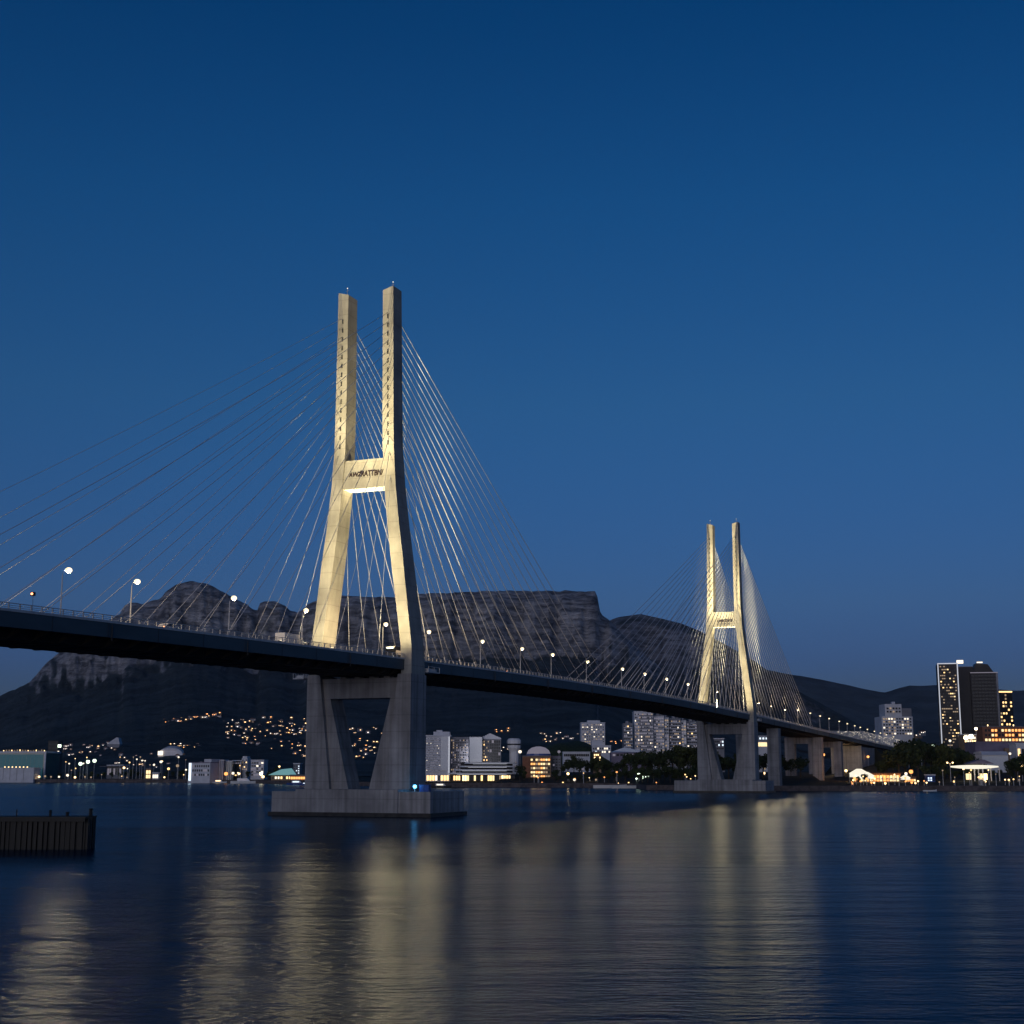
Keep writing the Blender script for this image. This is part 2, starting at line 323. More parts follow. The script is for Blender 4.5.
sweep(mb,[(HW,0),(HW,-2.4),(HW-.7,-2.4),(HW-.7,-1.0),(-HW+.7,-1.0),(-HW+.7,-2.4),(-HW,-2.4),(-HW,0)],ss)
for s in range(S0+2,S1,14):
    for g in (1,-1):
        z=dz(s); mb.box(s,s+.12,-g*HW-.04,-g*HW+.04,z-2.4,z-.02,1)
        if (s//14)%3==0: mb.tube([(s+1,-g*(HW+.12),z-.3),(s+1,-g*(HW+.12),z-3.0)],.1,5,1)
deck=mb.build('deck',[M['deck'],M['dark']],bridge)
light('POINT',(700,0,dz(700)-7),12000,(1,.7,.38),bridge,radius=.6,name='under_deck_lamp')
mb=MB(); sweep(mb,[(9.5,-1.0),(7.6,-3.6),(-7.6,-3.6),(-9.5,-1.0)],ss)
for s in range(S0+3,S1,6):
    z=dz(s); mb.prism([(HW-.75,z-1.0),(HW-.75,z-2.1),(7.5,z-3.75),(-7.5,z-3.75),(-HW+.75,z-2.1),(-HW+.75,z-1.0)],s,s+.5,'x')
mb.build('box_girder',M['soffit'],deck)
mb=MB(); sweep(mb,[(HW-.9,.04),(HW-.9,.02),(-HW+.9,.02),(-HW+.9,.04)],ss)
for t in (-4.5,4.5):
    for s in range(S0,S1-10,12):
        mb.face([(s,-t-.08,dz(s)+.05),(s+4,-t-.08,dz(s+4)+.05),(s+4,-t+.08,dz(s+4)+.05),(s,-t+.08,dz(s)+.05)],1)
mb.build('road_surface',[M['asphalt'],M['mark']],deck)
for sg in (1,-1):
    mb=MB()
    a=sg*(HW-.05)
    for z0,z1,tt in ((0.0,.42,.16),(.60,.68,.05),(.9,.97,.05),(1.22,1.34,.08)):
        sweep(mb,[(a+tt,z1),(a+tt,z0),(a-tt,z0),(a-tt,z1)],ss)
    s=S0
    while s<S1: mb.box(s-.09,s+.09,-a-.09,-a+.09,dz(s),dz(s)+1.3); s+=2.5
    # wire mesh infill behind the rails
    mb.build('railing',M['rail'],deck)
# pylons
LEG=[(30.,11.4,14.1,3.9),(40,10.9,13.8,3.45),(50,9.6,12.6,3.3),(61,8.0,11.3,3.1),(70,6.9,10.1,2.95),(80,5.9,9.0,2.8),(90,5.25,8.35,2.6),(100,5.1,8.2,2.55),(131,4.95,7.85,2.4)]
def pylon(s0,lean):
    base=MB()
    # lower frame: tapering columns, set-back raking struts and a cross-head
    for g in (1,-1):
        poly=[(g*14.1,6.2),(g*14.1,33.4),(g*10.6,33.4),(g*7.3,6.2)]
        base.prism([(-t,z) for t,z in poly],s0-4.3,s0+4.3,'x')
        poly=[(g*8.3,6.2),(g*2.8,6.2),(g*8.2,27.8),(g*8.2,32.6),(g*11,32.6)]
        base.prism([(-t,z) for t,z in poly],s0-3.2,s0+3.2,'x')
    base.box(s0-3.2,s0+3.2,-8.2,8.2,27.8,32.6)
    for t in (-6,-2,2,6): base.box(s0-1,s0+1,-t-.8,-t+.8,32.6,33.6)
    p=base.build('pylon',M['pier'],bridge)
    for g in (1,-1):
        mb=MB(); rings=[]
        for z,a,b,h in LEG:
            a,b=g*a,g*b; c=.28
            ln=lean*max(0,(z-35)/96); a+=ln; b+=ln; q=[(s0-h,a),(s0-h,b),(s0+h,b),(s0+h,a)]
            rings.append([(x,-t,z+(.8 if (z>130 and abs(t-ln)>6.5) else 0)) for x,t in q])
        mb.loft(rings)
        # anchor recess sleeves where the stays leave the leg
        for k in range(15):
            zz=92+k*2.35; tm=g*(interp(zz,[(r[0],(r[1]+r[2])/2) for r in LEG]))+lean*(zz-35)/96; hh=interp(zz,[(r[0],r[3]) for r in LEG])
            for e in (-1,1): mb.box(s0+e*hh-.12,s0+e*hh+.12,-tm-.17,-tm+.17,zz-1.1-.5*1,zz-.5,1)
        mb.build('leg',[M['conc'],M['dark']],p)
        mb=MB(); mb.tube([(s0,-g*6.6-lean,131.3),(s0,-g*6.6-lean,133.6)],.08,5); mb.tube([(s0,-g*6.6-lean-.5,133),(s0,-g*6.6-lean+.5,133)],.05,4); ant=mb.build('antenna',M['rail'],p)
        mb=MB(); mb.ball((s0,-g*6.6-lean,133.7),.14); mb.build('beacon',M['e_white'],p)
    mb=MB(); k_=lean*.5; mb.prism([(-6.3-k_,79.9),(6.3-k_,79.9),(5.3-k_,87.2),(-5.3-k_,87.2)],s0-2.3,s0+2.3,'x'); mb.build('crossbeam',M['conc'],p)
    mb=MB(); xl=-20.0 if s0==0 else -24.5; mb.box(s0-9.6,s0+9.6,-22.0 if s0==0 else -20,-xl,.9,5.7); mb.box(s0-10.1,s0+10.1,-13.9,13.2,.9,6.2); mb.build('pile_cap',M['pier'],p)
    mb=MB(); mb.box(s0-10.4,s0+10.4,(-22.5 if s0==0 else -20.5),-xl+.5,-3,.9); mb.build('fender',M['wet'],p)
    # maintenance platforms hung beside the leg tops
    for (a,b,t0,t1,zz) in ((4.5,11,11.5,14.6,34.2),(-6,-3.5,-17.2,-14.2,32.6)):
        mb=MB(); mb.box(s0+a,s0+b,-t1,-t0,zz,zz+.3)
        for x in (a,(a+b)/2,b-.1):
            for t in (t0,t1-.1): mb.box(s0+x,s0+x+.1,-t-.1,-t,zz+.3,zz+1.5)
        mb.box(s0+a,s0+b,-t1,-t1+.08,zz+1.4,zz+1.5); mb.box(s0+a,s0+b,-t0-.08,-t0,zz+1.4,zz+1.5); mb.box(s0+a+1,s0+b-1,-t1+.4,-t0-.4,zz+.3,zz+1.0)
        mb.build('platform',M['rail'],p)
    return p
P_1=pylon(0,-1.05); P_2=pylon(377,.75)
def lettering(p,s,txt,size,shear,z,t0,name='lettering',sx=1.):
    c=bpy.data.curves.new(name,'FONT'); c.body=txt; c.size=size; c.extrude=.05; c.shear=shear; c.align_x='CENTER'; c.space_character=.95; c.offset=.06
    c.resolution_u=3; q=bpy.data.objects.new('tmp',c); col.objects.link(q); bpy.context.view_layer.update()
    me=bpy.data.meshes.new_from_object(q.evaluated_get(bpy.context.evaluated_depsgraph_get())); bpy.data.objects.remove(q)
    me.materials.clear(); me.materials.append(M['letter']); o=link(name,me,p)
    # text faces back along -x of the bridge: reading direction is +t = local -y
    o.rotation_euler=(R(90),0,R(-90)); o.location=(s-2.36,-t0,z); o.scale=(sx,1,1)
lettering(P_1,0,"AWZ/",1.5,.15,83.0,-2.9)
lettering(P_1,0,"'RATTBN/",2.0,.1,82.9,1.5,sx=.78)
lettering(P_2,377,"Leudtena",2.6,.45,82.3,.6,sx=.85)
mb=MB(); mb.box(374.6,374.66,-3.5,3.8,81.3,81.5); mb.build('lettering',M['letter'],P_2)
# stay cables: four fans
cab=[]
def fan(s0,dirn,n,first,last,tside,r,deck_t=11.3):
    lean=-1.05 if s0==0 else .75
    for k in range(n):
        zt=92+(126.3-92)*k/(n-1); tt=tside*interp(zt,[(q[0],(q[1]+q[2])/2) for q in LEG])+lean*(zt-35)/96
        s=s0+dirn*(first+(last-first)*k/(n-1)); zb=dz(s)+.5
        a=Vector((s0,-tt,zt)); b=Vector((s,-tside*deck_t,zb)); L_=(b-a).length
        pts=[]
        for i in range(7):
            f=i/6; p=a.lerp(b,f); p.z-=L_*.006*4*f*(1-f); pts.append(p)
        cab.append((pts,r,tside,s0))
for g in (1,-1):
    fan(0,-1,15,16,163,g,.062 if g>0 else .05); fan(0,1,16,12,159,g,.10 if g>0 else .08)
    fan(377,-1,21,12,213,g,.14 if g>0 else .10); fan(377,1,20,11,172,g,.15 if g>0 else .12)
cab.sort(key=lambda c:(c[3]>0, -c[2]))
for i,(pts,r,g,s0) in enumerate(cab[:99]):
    mb=MB(); mb.tube(pts,r,5)
    e=pts[-1]; mb.tube([e+(pts[-2]-e).normalized()*1.6,e],r*2.0,6)
    mb.build('stay_cable',M['cable'],bridge,smooth=True)
mb=MB()
for pts,r,g,s0 in cab[99:]: mb.tube(pts,r,5)
tag(mb.build('stay_cable',M['cable'],bridge),kind='stuff')
# approach bents and abutment
for s,wd in ((447,5.6),(578,5.4),(655,4.6)):
    mb=MB()
    for t in (8.3,-8.3): mb.prism([(-t-wd*.55,-2),(-t+wd*.55,-2),(-t+wd*.55,dz(s)-3.6),(-t-wd*.55,dz(s)-3.6)],s-3.2,s+3.2,'x')
    mb.box(s-2.6,s+2.6,-8.3+wd*.5,8.3-wd*.5,dz(s)-7.5,dz(s)-3.75) if s>460 else None
    mb.build('approach_pier',M['pier'],bridge)
mb=MB(); s=745; mb.box(s,s+70,-10.5,10.5,0,dz(800)-3.75); mb.box(s-3,s,-10.9,10.9,0,dz(745)-3.8); mb.box(s+8,s+12,-11.2,-10.5,14,18); mb.build('abutment',M['pier'],bridge)
# slender screens along the approach
mb=MB(); sl_=[s for s in ss if s>=565]
rr_=random.Random(4)
def scr_h(s): return interp(s,[(590,.8),(680,4.0),(760,7.0),(1000,8.5),(1100,6)])
for s in range(590,1095,4):
    z=dz(s); hh=scr_h(s); mb.box(s-.1,s+.1,-10.1,-9.9,z,z+hh+.3)
    n_=max(1,int(hh/.9))
    for k in range(n_): mb.box(s+.15,s+3.85,-10.03,-9.97,z+.4+k*.9,z+.4+k*.9+.42)
mb.build('approach_screen',M['white_p'],bridge)
mb=MB()
for s in range(640,1095,3):
    for q in range(2): mb.ball((s+rr_.uniform(-1.5,1.5),-10.3,dz(s)+scr_h(s)*rr_.uniform(.1,1)),rr_.uniform(.08,.22),5,4)
tag(mb.build('festoon_light',M['e_white'],bridge),kind='stuff')
# embankment under the landing
mb=MB(); rr=[]
for s in (812,850,900,950,1000,1100,1200):
    z=dz(min(s,1090))-3.9; rr.append([(s,-12,z),(s,12,z),(s,34,0),(s,-34,0)])
mb.loft(rr); e=mb.build('embankment',M['land'],loc=(BX,BY,0)); e.rotation_euler=(0,0,BR); tag(e,kind='structure')
# street lamps on the deck, where the photograph has them
DL=[(68,567),(137,582),(235,597),(306,604),(385,626),(429,629),(483,637),(522,645),(553,651),(588,661),(623,668),(645,672),(667,677),(688,683),(717,691),(759,700),(771,703),(785,708),(798,710),(810,713),(820,715),(829,718),(839,720),(847,722.8),(854.5,725),(860,727),(867,730),(874,733),(880,735),(886,739),(893,742.6)]
def s_at(px,t,z=46):
    best=min(range(-200,1090),key=lambda s:abs(512+F*W(s,t,0).x/(W(s,t,0).y*CT+(z-CH)*ST)-px)); return best
lamp_pole=MB(); lamp_pole.tube([(0,0,0),(0,0,5),(0,0,8.2),(.35,0,8.9),(1.2,0,9.25)],[.16,.13,.09,.08,.07],6); lamp_pole_me=lamp_pole.mesh('pole',M['rail'])
lamp_base=MB(); lamp_base.box(-.25,.25,-.25,.25,0,.5); lamp_base_me=lamp_base.mesh('base',M['rail'])
lamp_hd=MB(); lamp_hd.prism([(-.2,9.2),(.2,9.2),(.14,9.42),(-.14,9.42)],1.0,2.0,'x'); lamp_hd_me=lamp_hd.mesh('lamp_head',M['dark'])
lamp_gl=MB(); lamp_gl.ball((1.5,0,9.14),.60,8,6,sz=.8); lamp_gl_me=lamp_gl.mesh('lamp_glass',M['e_lampd'])
lamp_gs=MB(); lamp_gs.ball((1.5,0,9.14),.5,8,6,sz=.8); lamp_gs_me=lamp_gs.mesh('lamp_glass',M['e_lampd'])
ORD='first second third fourth fifth sixth seventh eighth ninth tenth eleventh twelfth thirteenth fourteenth fifteenth sixteenth seventeenth eighteenth nineteenth twentieth twenty-first twenty-second twenty-third twenty-fourth twenty-fifth twenty-sixth twenty-seventh twenty-eighth twenty-ninth thirtieth thirty-first thirty-second thirty-third thirty-fourth thirty-fifth thirty-sixth thirty-seventh thirty-eighth thirty-ninth fortieth'.split()
def ordn(i): return ORD[i] if i<len(ORD) else 'number %d'%(i+1)
for i,(px,py) in enumerate(DL):
    s=s_at(px,4); tl=4
    if s>540: s=s_at(px,11.2); tl=11.2
    lab='brightest lit street lamp on the bridge deck, nearest the picture edge' if i==0 else 'lit street lamp on the bridge deck, %s from the left'%ordn(i)
    e=empty('street_lamp',W(s-1.5,tl,dz(s)+.05),BR,lab,'street lamp','lamps along the bridge deck')
    link('pole',lamp_pole_me,e); link('base',lamp_base_me,e); link('lamp_head',lamp_hd_me,e)
    link('lamp_glass',lamp_gl_me if s<330 else lamp_gs_me,e)
    light('POINT',(1.5,0,8.7),{0:12500,1:1500,2:9000,3:10500,4:15000,5:11500,6:7000,7:5500,14:6000,15:8000,16:8000,17:6000}.get(i,5000) if s<540 else 220,(1,.72,.38),e,radius=.3)
# floodlights of the towers
def flood(s,t,z,aim,power,ang,label,n=[0],bl=.8):
    c=W(s,t,z); e=empty('floodlight',c,BR,label,'floodlight','floodlights on the deck aimed at the towers')
    mb=MB(); mb.box(-.35,.35,-.5,.5,.1,.75); mb.build('housing',M['dark'],e)
    mb=MB(); mb.box(-.06,.06,-.62,-.5,-.4,.5); mb.box(-.06,.06,.5,.62,-.4,.5); mb.build('bracket',M['dark'],e)
    mb=MB(); mb.box(-.3,.3,-.45,.45,.76,.79); mb.build('lens',M['e_lamp'],e)
    light('SPOT',(0,0,1.0),power,(1,.82,.43),e,aim=Vector(aim)-Vector((s,-t,z)) if False else (aim[0]-s,-(aim[1]-t),aim[2]-z),angle=ang,blend=bl,radius=.4)
WARM=1
for s0,who in ((0,'near'),(377,'far')):
    zd=dz(s0)
    flood(s0-45,2.5,zd+.6,(s0,-6.5,118),760000,34,'high-aimed floodlight on the deck for the far leg of the %s tower'%who)
    flood(s0-45,-2.5,zd+.6,(s0,6.5,118),760000,34,'high-aimed floodlight on the deck for the near leg of the %s tower'%who)
    flood(s0-38,5.0,zd+.6,(s0,-8,80),150000,50,'mid-aimed floodlight on the deck for the far leg of the %s tower'%who)
    flood(s0-38,-1.0,zd+.6,(s0,8,80),150000,50,'mid-aimed floodlight on the deck for the near leg of the %s tower'%who)
    flood(s0-24,4.0,zd+.6,(s0,-11.5,52),75000,60,'low floodlight on the deck lighting the foot of the far leg of the %s tower'%who)
    flood(s0-24,3.0,zd+.6,(s0,12,52),75000,60,'low floodlight on the deck lighting the foot of the near leg of the %s tower'%who)
    flood(s0+45,2.5,dz(s0+45)+.6,(s0,-6.5,110),260000,52,'added rear floodlight brightening the cables behind the far leg of the %s tower'%who)  # rear pair added to brighten the cable fan, no such lamps known
    flood(s0+45,-2.5,dz(s0+45)+.6,(s0,6.5,110),260000,52,'added rear floodlight brightening the cables behind the near leg of the %s tower'%who)
    flood(s0,0,zd+.6,(s0,0,84),420000,20,'upright floodlight between the legs of the %s tower'%who,bl=.3)

# ------------------------------------------------------------------ buildings
random.seed(21)
_wm={}
def win_mesh(w_,h_,m,face):
    k=(round(w_,2),round(h_,2),m,face)
    if k not in _wm:
        mb=MB()
        if face=='f': mb.box(-w_/2,w_/2,-.12,.02,0,h_)
        else: mb.box(-.02,.12,-w_/2,w_/2,0,h_)
        _wm[k]=mb.mesh('window',M[m])
    return _wm[k]
def pick(mix):
    r=random.random()*sum(a for a,_ in mix)
    for a,m in mix:
        r-=a
        if r<=0: return m
    return mix[-1][1]
class Bld:
    def __init__(s,name,label,cat,px0,px1,ytop,Y,d,rot=0,z0=None,group=None):
        x0,x1=xat(px0,Y,zat(ytop,Y)),xat(px1,Y,zat(ytop,Y)); s.w=abs(x1-x0)/math.cos(R(rot)) if abs(rot)<60 else d
        s.px=(px0+px1)/2; s.z0=G(s.px,min(Y,1500))-.4 if z0 is None else z0; s.z1=zat(ytop,Y); s.h=s.z1-s.z0; s.d=d; s.Y=Y
        s.e=empty(name,((x0+x1)/2,Y+d/2,s.z0),R(rot),label,cat,group); s.n=0; s.rest={}; s.ppm=F/Y
    def wall(s,m,name='wall'):
        mb=MB(); mb.box(-s.w/2,s.w/2,-s.d/2,s.d/2,-3,s.h); s.body=mb.build(name,M[m],s.e); return s.body
    def box(s,name,m,x0,x1,y0,y1,z0,z1,parent=None):
        """x in widths from the left edge 0..1, y metres behind the front (negative: in front), z metres"""
        mb=MB(); mb.box(-s.w/2+x0*s.w,-s.w/2+x1*s.w,-s.d/2+y0,-s.d/2+y1,z0,z1); return mb.build(name,M[m],parent or s.e)
    def roof(s,m='roof',o=.3,t=.7): return s.box('roof',m,-o/s.w,1+o/s.w,-o,s.d+o,s.h,s.h+t)
    def win(s,cols,rows,mix,x0=.03,x1=.97,z0=3.,z1=None,fw=.6,fh=.5,face='f',name='window',skip=0):
        z1=s.h-.8 if z1 is None else z1
        W_=s.w if face=='f' else s.d; cw=(x1-x0)*W_/cols; ch=(z1-z0)/rows
        for r in range(rows):
            for c in range(cols):
                if random.random()<skip: continue
                m=pick(mix); a=-W_/2+x0*W_+(c+.5)*cw; z=z0+(r+.5)*ch-ch*fh/2
                if face=='f': loc=(a,-s.d/2,z)
                elif face=='r': loc=(s.w/2,a,z)
                else: loc=(-s.w/2-.1,a,z)
                me=win_mesh(cw*fw,ch*fh,m,face)
                if s.n<100 and s.px is not None: link(name,me,s.e,loc); s.n+=1
                else: s.rest.setdefault(m,MB()).add([(v.co.x+loc[0],v.co.y+loc[1],v.co.z+loc[2]) for v in me.vertices],[tuple(f.vertices) for f in me.polygons])
    def balconies(s,rows,x0=.02,x1=.98,z0=3.,z1=None,m='white',dep=.9):
        z1=s.h-.8 if z1 is None else z1; mb=MB(); a,c=-s.w/2+x0*s.w,-s.w/2+x1*s.w
        mb.box(a,c,-dep,0,0,.18); mb.box(a,c,-dep,-dep+.1,.18,.95); me=mb.mesh('balcony',M[m])
        for r in range(rows): link('balcony',me,s.e,(0,-s.d/2,z0+r*(z1-z0)/rows))
    def done(s):
        if s.rest:
            mb=MB(); mats=[]
            for i,(m,q) in enumerate(s.rest.items()):
                mats.append(M[m]); mb.add(q.v,q.f,i)
            tag(mb.build('window',mats,s.e),kind='stuff')
WM=[(5,'glass'),(2.,'e_dim'),(1,'e_dimw'),(.2,'e_warm'),(.25,'e_white')]
WL=[(3,'glass'),(4,'e_dim'),(1.2,'e_dimw'),(.4,'e_white')]
# left shore: glass hall and low white shed before it
b=Bld('glass_hall','teal glass hall with bright roof edge on the far left shore','hall',-34,46,753,1290,40); M['teal_lit']=emit('lit_teal_glass',(.12,.55,.7),.07); M['teal_lit'].node_tree.nodes['Principled BSDF'].inputs['Base Color'].default_value=(.02,.08,.1,1); b.wall('teal')
b.box('roof','white',-.01,1.01,-1,41,b.h,b.h+1.6); b.box('column','white',.985,1.005,-1.,0,0,b.h)
for i in range(16): b.box('roof_lamp','e_dimw' if i%3 else 'e_lampw',.45+i*.034,.455+i*.034,3,4,b.h+1.7,b.h+2.3+random.random())
b.win(18,1,[(1,'teal_lit')],z0=1,z1=b.h-1,fw=.93,fh=.97,name='glass_panel'); b.done()
b=Bld('white_shed','long low white shed in front of the teal glass hall','shed',-34,34,768.4,1255,18); b.wall('white'); b.roof('white')
for i in range(9): b.box('cladding_rib','grey',.1*i+.05,.1*i+.054,-.25,0,0,b.h)
for i in range(7): b.box('roof_lamp','e_lampw',.55+i*.055,.562+i*.055,2,3,b.h+.8,b.h+1.5)
b.done()
b=Bld('dark_tower','unlit black slab tower right of the teal glass hall','tower block',48.5,58.5,741.5,1330,14); b.wall('black'); b.roof('black')
for i,y in enumerate((746.5,752,758.2,763,768,772)): b.box('stair_lamp',('e_green','e_white','e_lampw','e_lampw','e_dimw','e_dimw')[i],.99,1.13 if i else 1.3,-1,-.2,zat(y,1330)-b.z0-.8,zat(y,1330)-b.z0+(.9 if i else 1.8))
b.win(3,9,[(1,'glass')],fw=.7,fh=.4); b.done()
b=Bld('low_block','low grey flat-roofed block before the dark trees on the left shore','building',107,124,765.5,1330,16); b.wall('grey'); b.roof('white'); b.win(8,1,[(2,'e_dim'),(1,'glass')],z0=2,fw=.7,fh=.6); b.box('canopy','roof',-.35,1.3,-5,0,b.h-1,b.h-.5); b.done()
b=Bld('lit_pavilion','small brightly lit square pavilion alone between the dark shore trees','pavilion',146,151,769,1300,8); b.wall('brown'); b.roof('roof'); b.win(2,2,[(1,'e_glow')],z0=.8,fw=.85,fh=.8); b.done()
b=Bld('lit_kiosk','low kiosk with a cool lit front beside the small lit pavilion','kiosk',152.5,158.5,773,1290,6); b.wall('white'); b.roof('white'); b.win(3,1,[(1,'e_white')],z0=.8,fw=.8,fh=.7); b.done()
# curved pale building on the slope
c=place(171,756); cl=empty('stadium_hall',c,0,'pale curved shell-roofed hall on the lower slope','hall')
mb=MB(); sc_=c.y/F
for k in range(10):
    a0=math.pi*k/10; 
rings=[]
for j in range(9):
    a=math.pi*j/8; rings.append([(math.cos(a)*-12*sc_*1.0,-3*sc_+0,-4),(math.cos(a)*-12*sc_,-3*sc_,2+math.sin(a)*6*sc_),(math.cos(a)*-12*sc_,5*sc_,2+math.sin(a)*8*sc_),(math.cos(a)*-12*sc_,5*sc_,-4)])
mb.loft(rings); mb.build('roof',M['white'],cl)
mb=MB()
for k in range(3): mb.box(-(9-k)*sc_,(9-k*2)*sc_,-3.4*sc_,-3.2*sc_,(1+1.7*k)*sc_,(1.5+1.7*k)*sc_)
mb.build('window_band',M['e_dim'],cl)
mb=MB(); mb.box(-12*sc_,-7*sc_,-4.4*sc_,-4*sc_,0,4*sc_); mb.build('lit_entrance',M['e_white'],cl)
# white cluster
b=Bld('faceted_building','faceted white building with a bright lit left end on the shore','building',192,214,763,1200,26,rot=-12); b.wall('white'); b.roof('purple')
b.box('lit_end','e_cool',-.01,.10,-.3,6,0,b.h); b.box('roof_wing','white',.66,1.0,2,20,b.h,b.h+3.2); b.win(8,3,[(3,'glass'),(1,'e_dim')],x0=.14,z0=3); b.done()
b=Bld('ribbed_building','white building with tall vertical ribs between shore buildings','building',214.5,224,760.5,1215,20); b.wall('grey'); b.roof('white')
for i in range(6): b.box('rib','white',.02+.17*i,.1+.17*i,-.5,0,0,b.h)
b.done()
b=Bld('slatted_building','grey building with pale slats right of the ribbed white one','building',224.5,232.5,761.5,1220,20); b.wall('teal'); b.roof('white')
for i in range(4): b.box('rib','white',.05+.25*i,.13+.25*i,-.5,0,0,b.h)
b.done()
b=Bld('dark_block','dark office block with two pale edges behind the white boats','building',233,241.5,761,1235,20); b.wall('black'); b.roof('white'); b.box('edge_strip','white',0,.08,-.4,0,0,b.h); b.box('edge_strip','white',.9,1,-.4,0,0,b.h); b.win(4,6,WM); b.done()
b=Bld('white_box_tower','pale box-topped tower standing out of dark shore trees','building',241.8,247.6,758,1240,16); b.wall('white'); b.roof('white',o=-.6,t=1.5); b.win(3,5,WM,z0=8); b.done()
b=Bld('pale_office','pale office block with wide glazed centre near the lit quay','building',251,264,760.5,1225,20); b.wall('white'); b.roof('white'); b.win(5,5,[(2,'glass'),(1,'e_dim'),(.4,'e_white')],fw=.8); b.done()
# teal-roofed pavilion and orange-lit hall behind the pier
b=Bld('teal_pavilion','quayside pavilion with a pale teal hipped roof left of the pier','pavilion',271,292,775,1140,16,z0=2.4); b.wall('brown')
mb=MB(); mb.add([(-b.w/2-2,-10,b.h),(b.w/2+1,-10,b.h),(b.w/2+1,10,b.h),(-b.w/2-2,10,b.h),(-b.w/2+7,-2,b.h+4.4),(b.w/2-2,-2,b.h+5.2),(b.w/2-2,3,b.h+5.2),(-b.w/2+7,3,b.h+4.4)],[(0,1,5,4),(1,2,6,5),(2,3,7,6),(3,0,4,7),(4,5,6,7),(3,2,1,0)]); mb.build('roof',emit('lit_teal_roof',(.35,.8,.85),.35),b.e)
b.win(7,1,[(2,'e_warm'),(1,'glass'),(1,'e_white')],z0=1,fw=.6,fh=.7); b.done()
b=Bld('orange_hall','low orange-lit waterside hall next to the left column of the near pier','hall',290,311,775.5,1135,14,z0=2.4); b.wall('brown'); b.roof('roof'); b.win(8,1,[(3,'e_or'),(1,'e_lampw')],z0=1,fw=.85,fh=.8); b.done()
b=Bld('blue_lit_tower','slim blue-lit shore building behind the orange hall','building',293.5,300,764,1180,12); b.wall('grey'); b.roof('white'); b.win(3,5,[(2,'e_cool'),(2,'glass')],fw=.5,fh=.4); b.done()
# seen through and right of the near pier
b=Bld('hotel_slab','tall white grid-fronted hotel slab right of the near pier','hotel',426,450,736.5,1010,18,z0=2.4); b.wall('white'); b.roof('white',o=.6,t=1.0)
b.box('penthouse','white',.30,.98,3,14,b.h+1,b.h+3.4); b.box('penthouse','white',.42,.66,4,13,b.h+3.4,b.h+4.6); b.box('blank_bay','white_p',.62,.92,-.6,0,8,b.h); b.box('corner_strip','e_line',.95,.985,-.8,-.1,5,b.h)
b.win(11,14,[(4,'glass'),(4,'e_dim'),(1,'e_white')],x0=.02,x1=.61,z0=7,fw=.5,fh=.5); b.balconies(14,x1=.61,z0=7,dep=.7)
b.win(8,1,[(2,'e_warm'),(1,'e_white'),(1,'glass')],z0=.6,z1=5,fw=.7,fh=.8); b.done()
b=Bld('hotel_wing','darker grid-fronted hotel wing attached right of the white slab','hotel',450.5,468.5,738,1016,18,z0=2.4); b.wall('grey'); b.roof('grey')
b.win(10,14,[(6,'glass'),(2.2,'e_dim'),(1,'e_dimw')],z0=6,fw=.6,fh=.55); b.win(7,1,[(2,'e_warm'),(1,'e_white'),(2,'glass')],z0=.5,z1=5,fw=.7,fh=.7); b.done()
b=Bld('blank_slab','blank white slab block with no windows beyond the stepped terraces','tower block',469.5,482,737.5,1060,16); b.wall('white_p'); b.roof('white',t=.4); b.box('service_strip','glass',1.0,1.06,0,10,4,b.h-2); b.done()
b=Bld('wedge_tower','dark glass tower with sloping white top beside the blank slab','tower block',482.5,501,739,1075,18); b.wall('grey')
mb=MB(); mb.prism([(-b.w/2,b.h),(b.w/2,b.h),(b.w/2,b.h+.8),(-b.w/2+5.5,b.h+4.2),(-b.w/2,b.h+1.5)],-b.d/2,b.d/2,'y'); mb.build('roof',M['white'],b.e)
b.win(4,12,[(3,'glass'),(2,'e_dimw'),(1,'e_warm')],x0=.05,x1=.35,fw=.6); b.win(5,12,[(8,'glass'),(1,'e_dim')],x0=.38,x1=.97,fw=.9,fh=.9); b.done()
b=Bld('terraced_centre','long terraced building with four pale curved bands above the quay','building',457,517,762,985,34,z0=2.4)
mb=MB(); mb.box(-b.w/2+2,b.w/2-3,-b.d/2+8,b.d/2,-3,b.h); b.body=mb.build('wall',M['black'],b.e)
def round_slab(mb,x0,x1,y0,y1,z0,z1,r=6,n=5):
    q=[]
    for cx,cy,a0 in ((x1-r,y0+r,-90),(x1-r,y1-r,0),(x0+r,y1-r,90),(x0+r,y0+r,180)):
        for k in range(n+1): a=R(a0+90*k/n); q.append((cx+r*math.cos(a),cy+r*math.sin(a)))
    mb.prism([(x,y) for x,y in q],z0,z1,'z')
for k,(y,xa) in enumerate(((762.3,.12),(765.8,.04),(769.3,-.06),(772.8,-.14))):
    mb=MB(); z=zat(y,985)-b.z0; round_slab(mb,-b.w/2+xa*b.w,b.w/2-k*.6,-b.d/2-k*1.5,b.d/2,z-.9,z); mb.build('terrace_band',M['white_p'],b.e)
    mb=MB(); mb.box(-b.w/2+xa*b.w+6,b.w/2-7,-b.d/2-k*1.5+.6,-b.d/2-k*1.5+.8,z-1.15,z-.95); mb.build('added_band_glow',M['e_line'],b.e)  # glowing strips added to brighten the bands in place of city light
light('SPOT',(-b.w*.18,-6,b.h+1),30000,(.9,.9,1),b.e,aim=(-b.w*.15,60,b.h+8),angle=75)  # added spot without a fixture, standing in for city light on the blank slab
b.win(24,1,[(2,'e_glow'),(.6,'e_lampw'),(2.5,'glass'),(2,'e_warm'),(1,'e_dimw')],x0=.05,z0=.3,z1=5.4,fw=.8,fh=.7,name='shop_front'); b.done()
c=Vector((xat(514,1090),1090,G(514,1090))); e=empty('round_tower',c,0,'squat white round-topped tower between the terraces and the orange building','tower block')
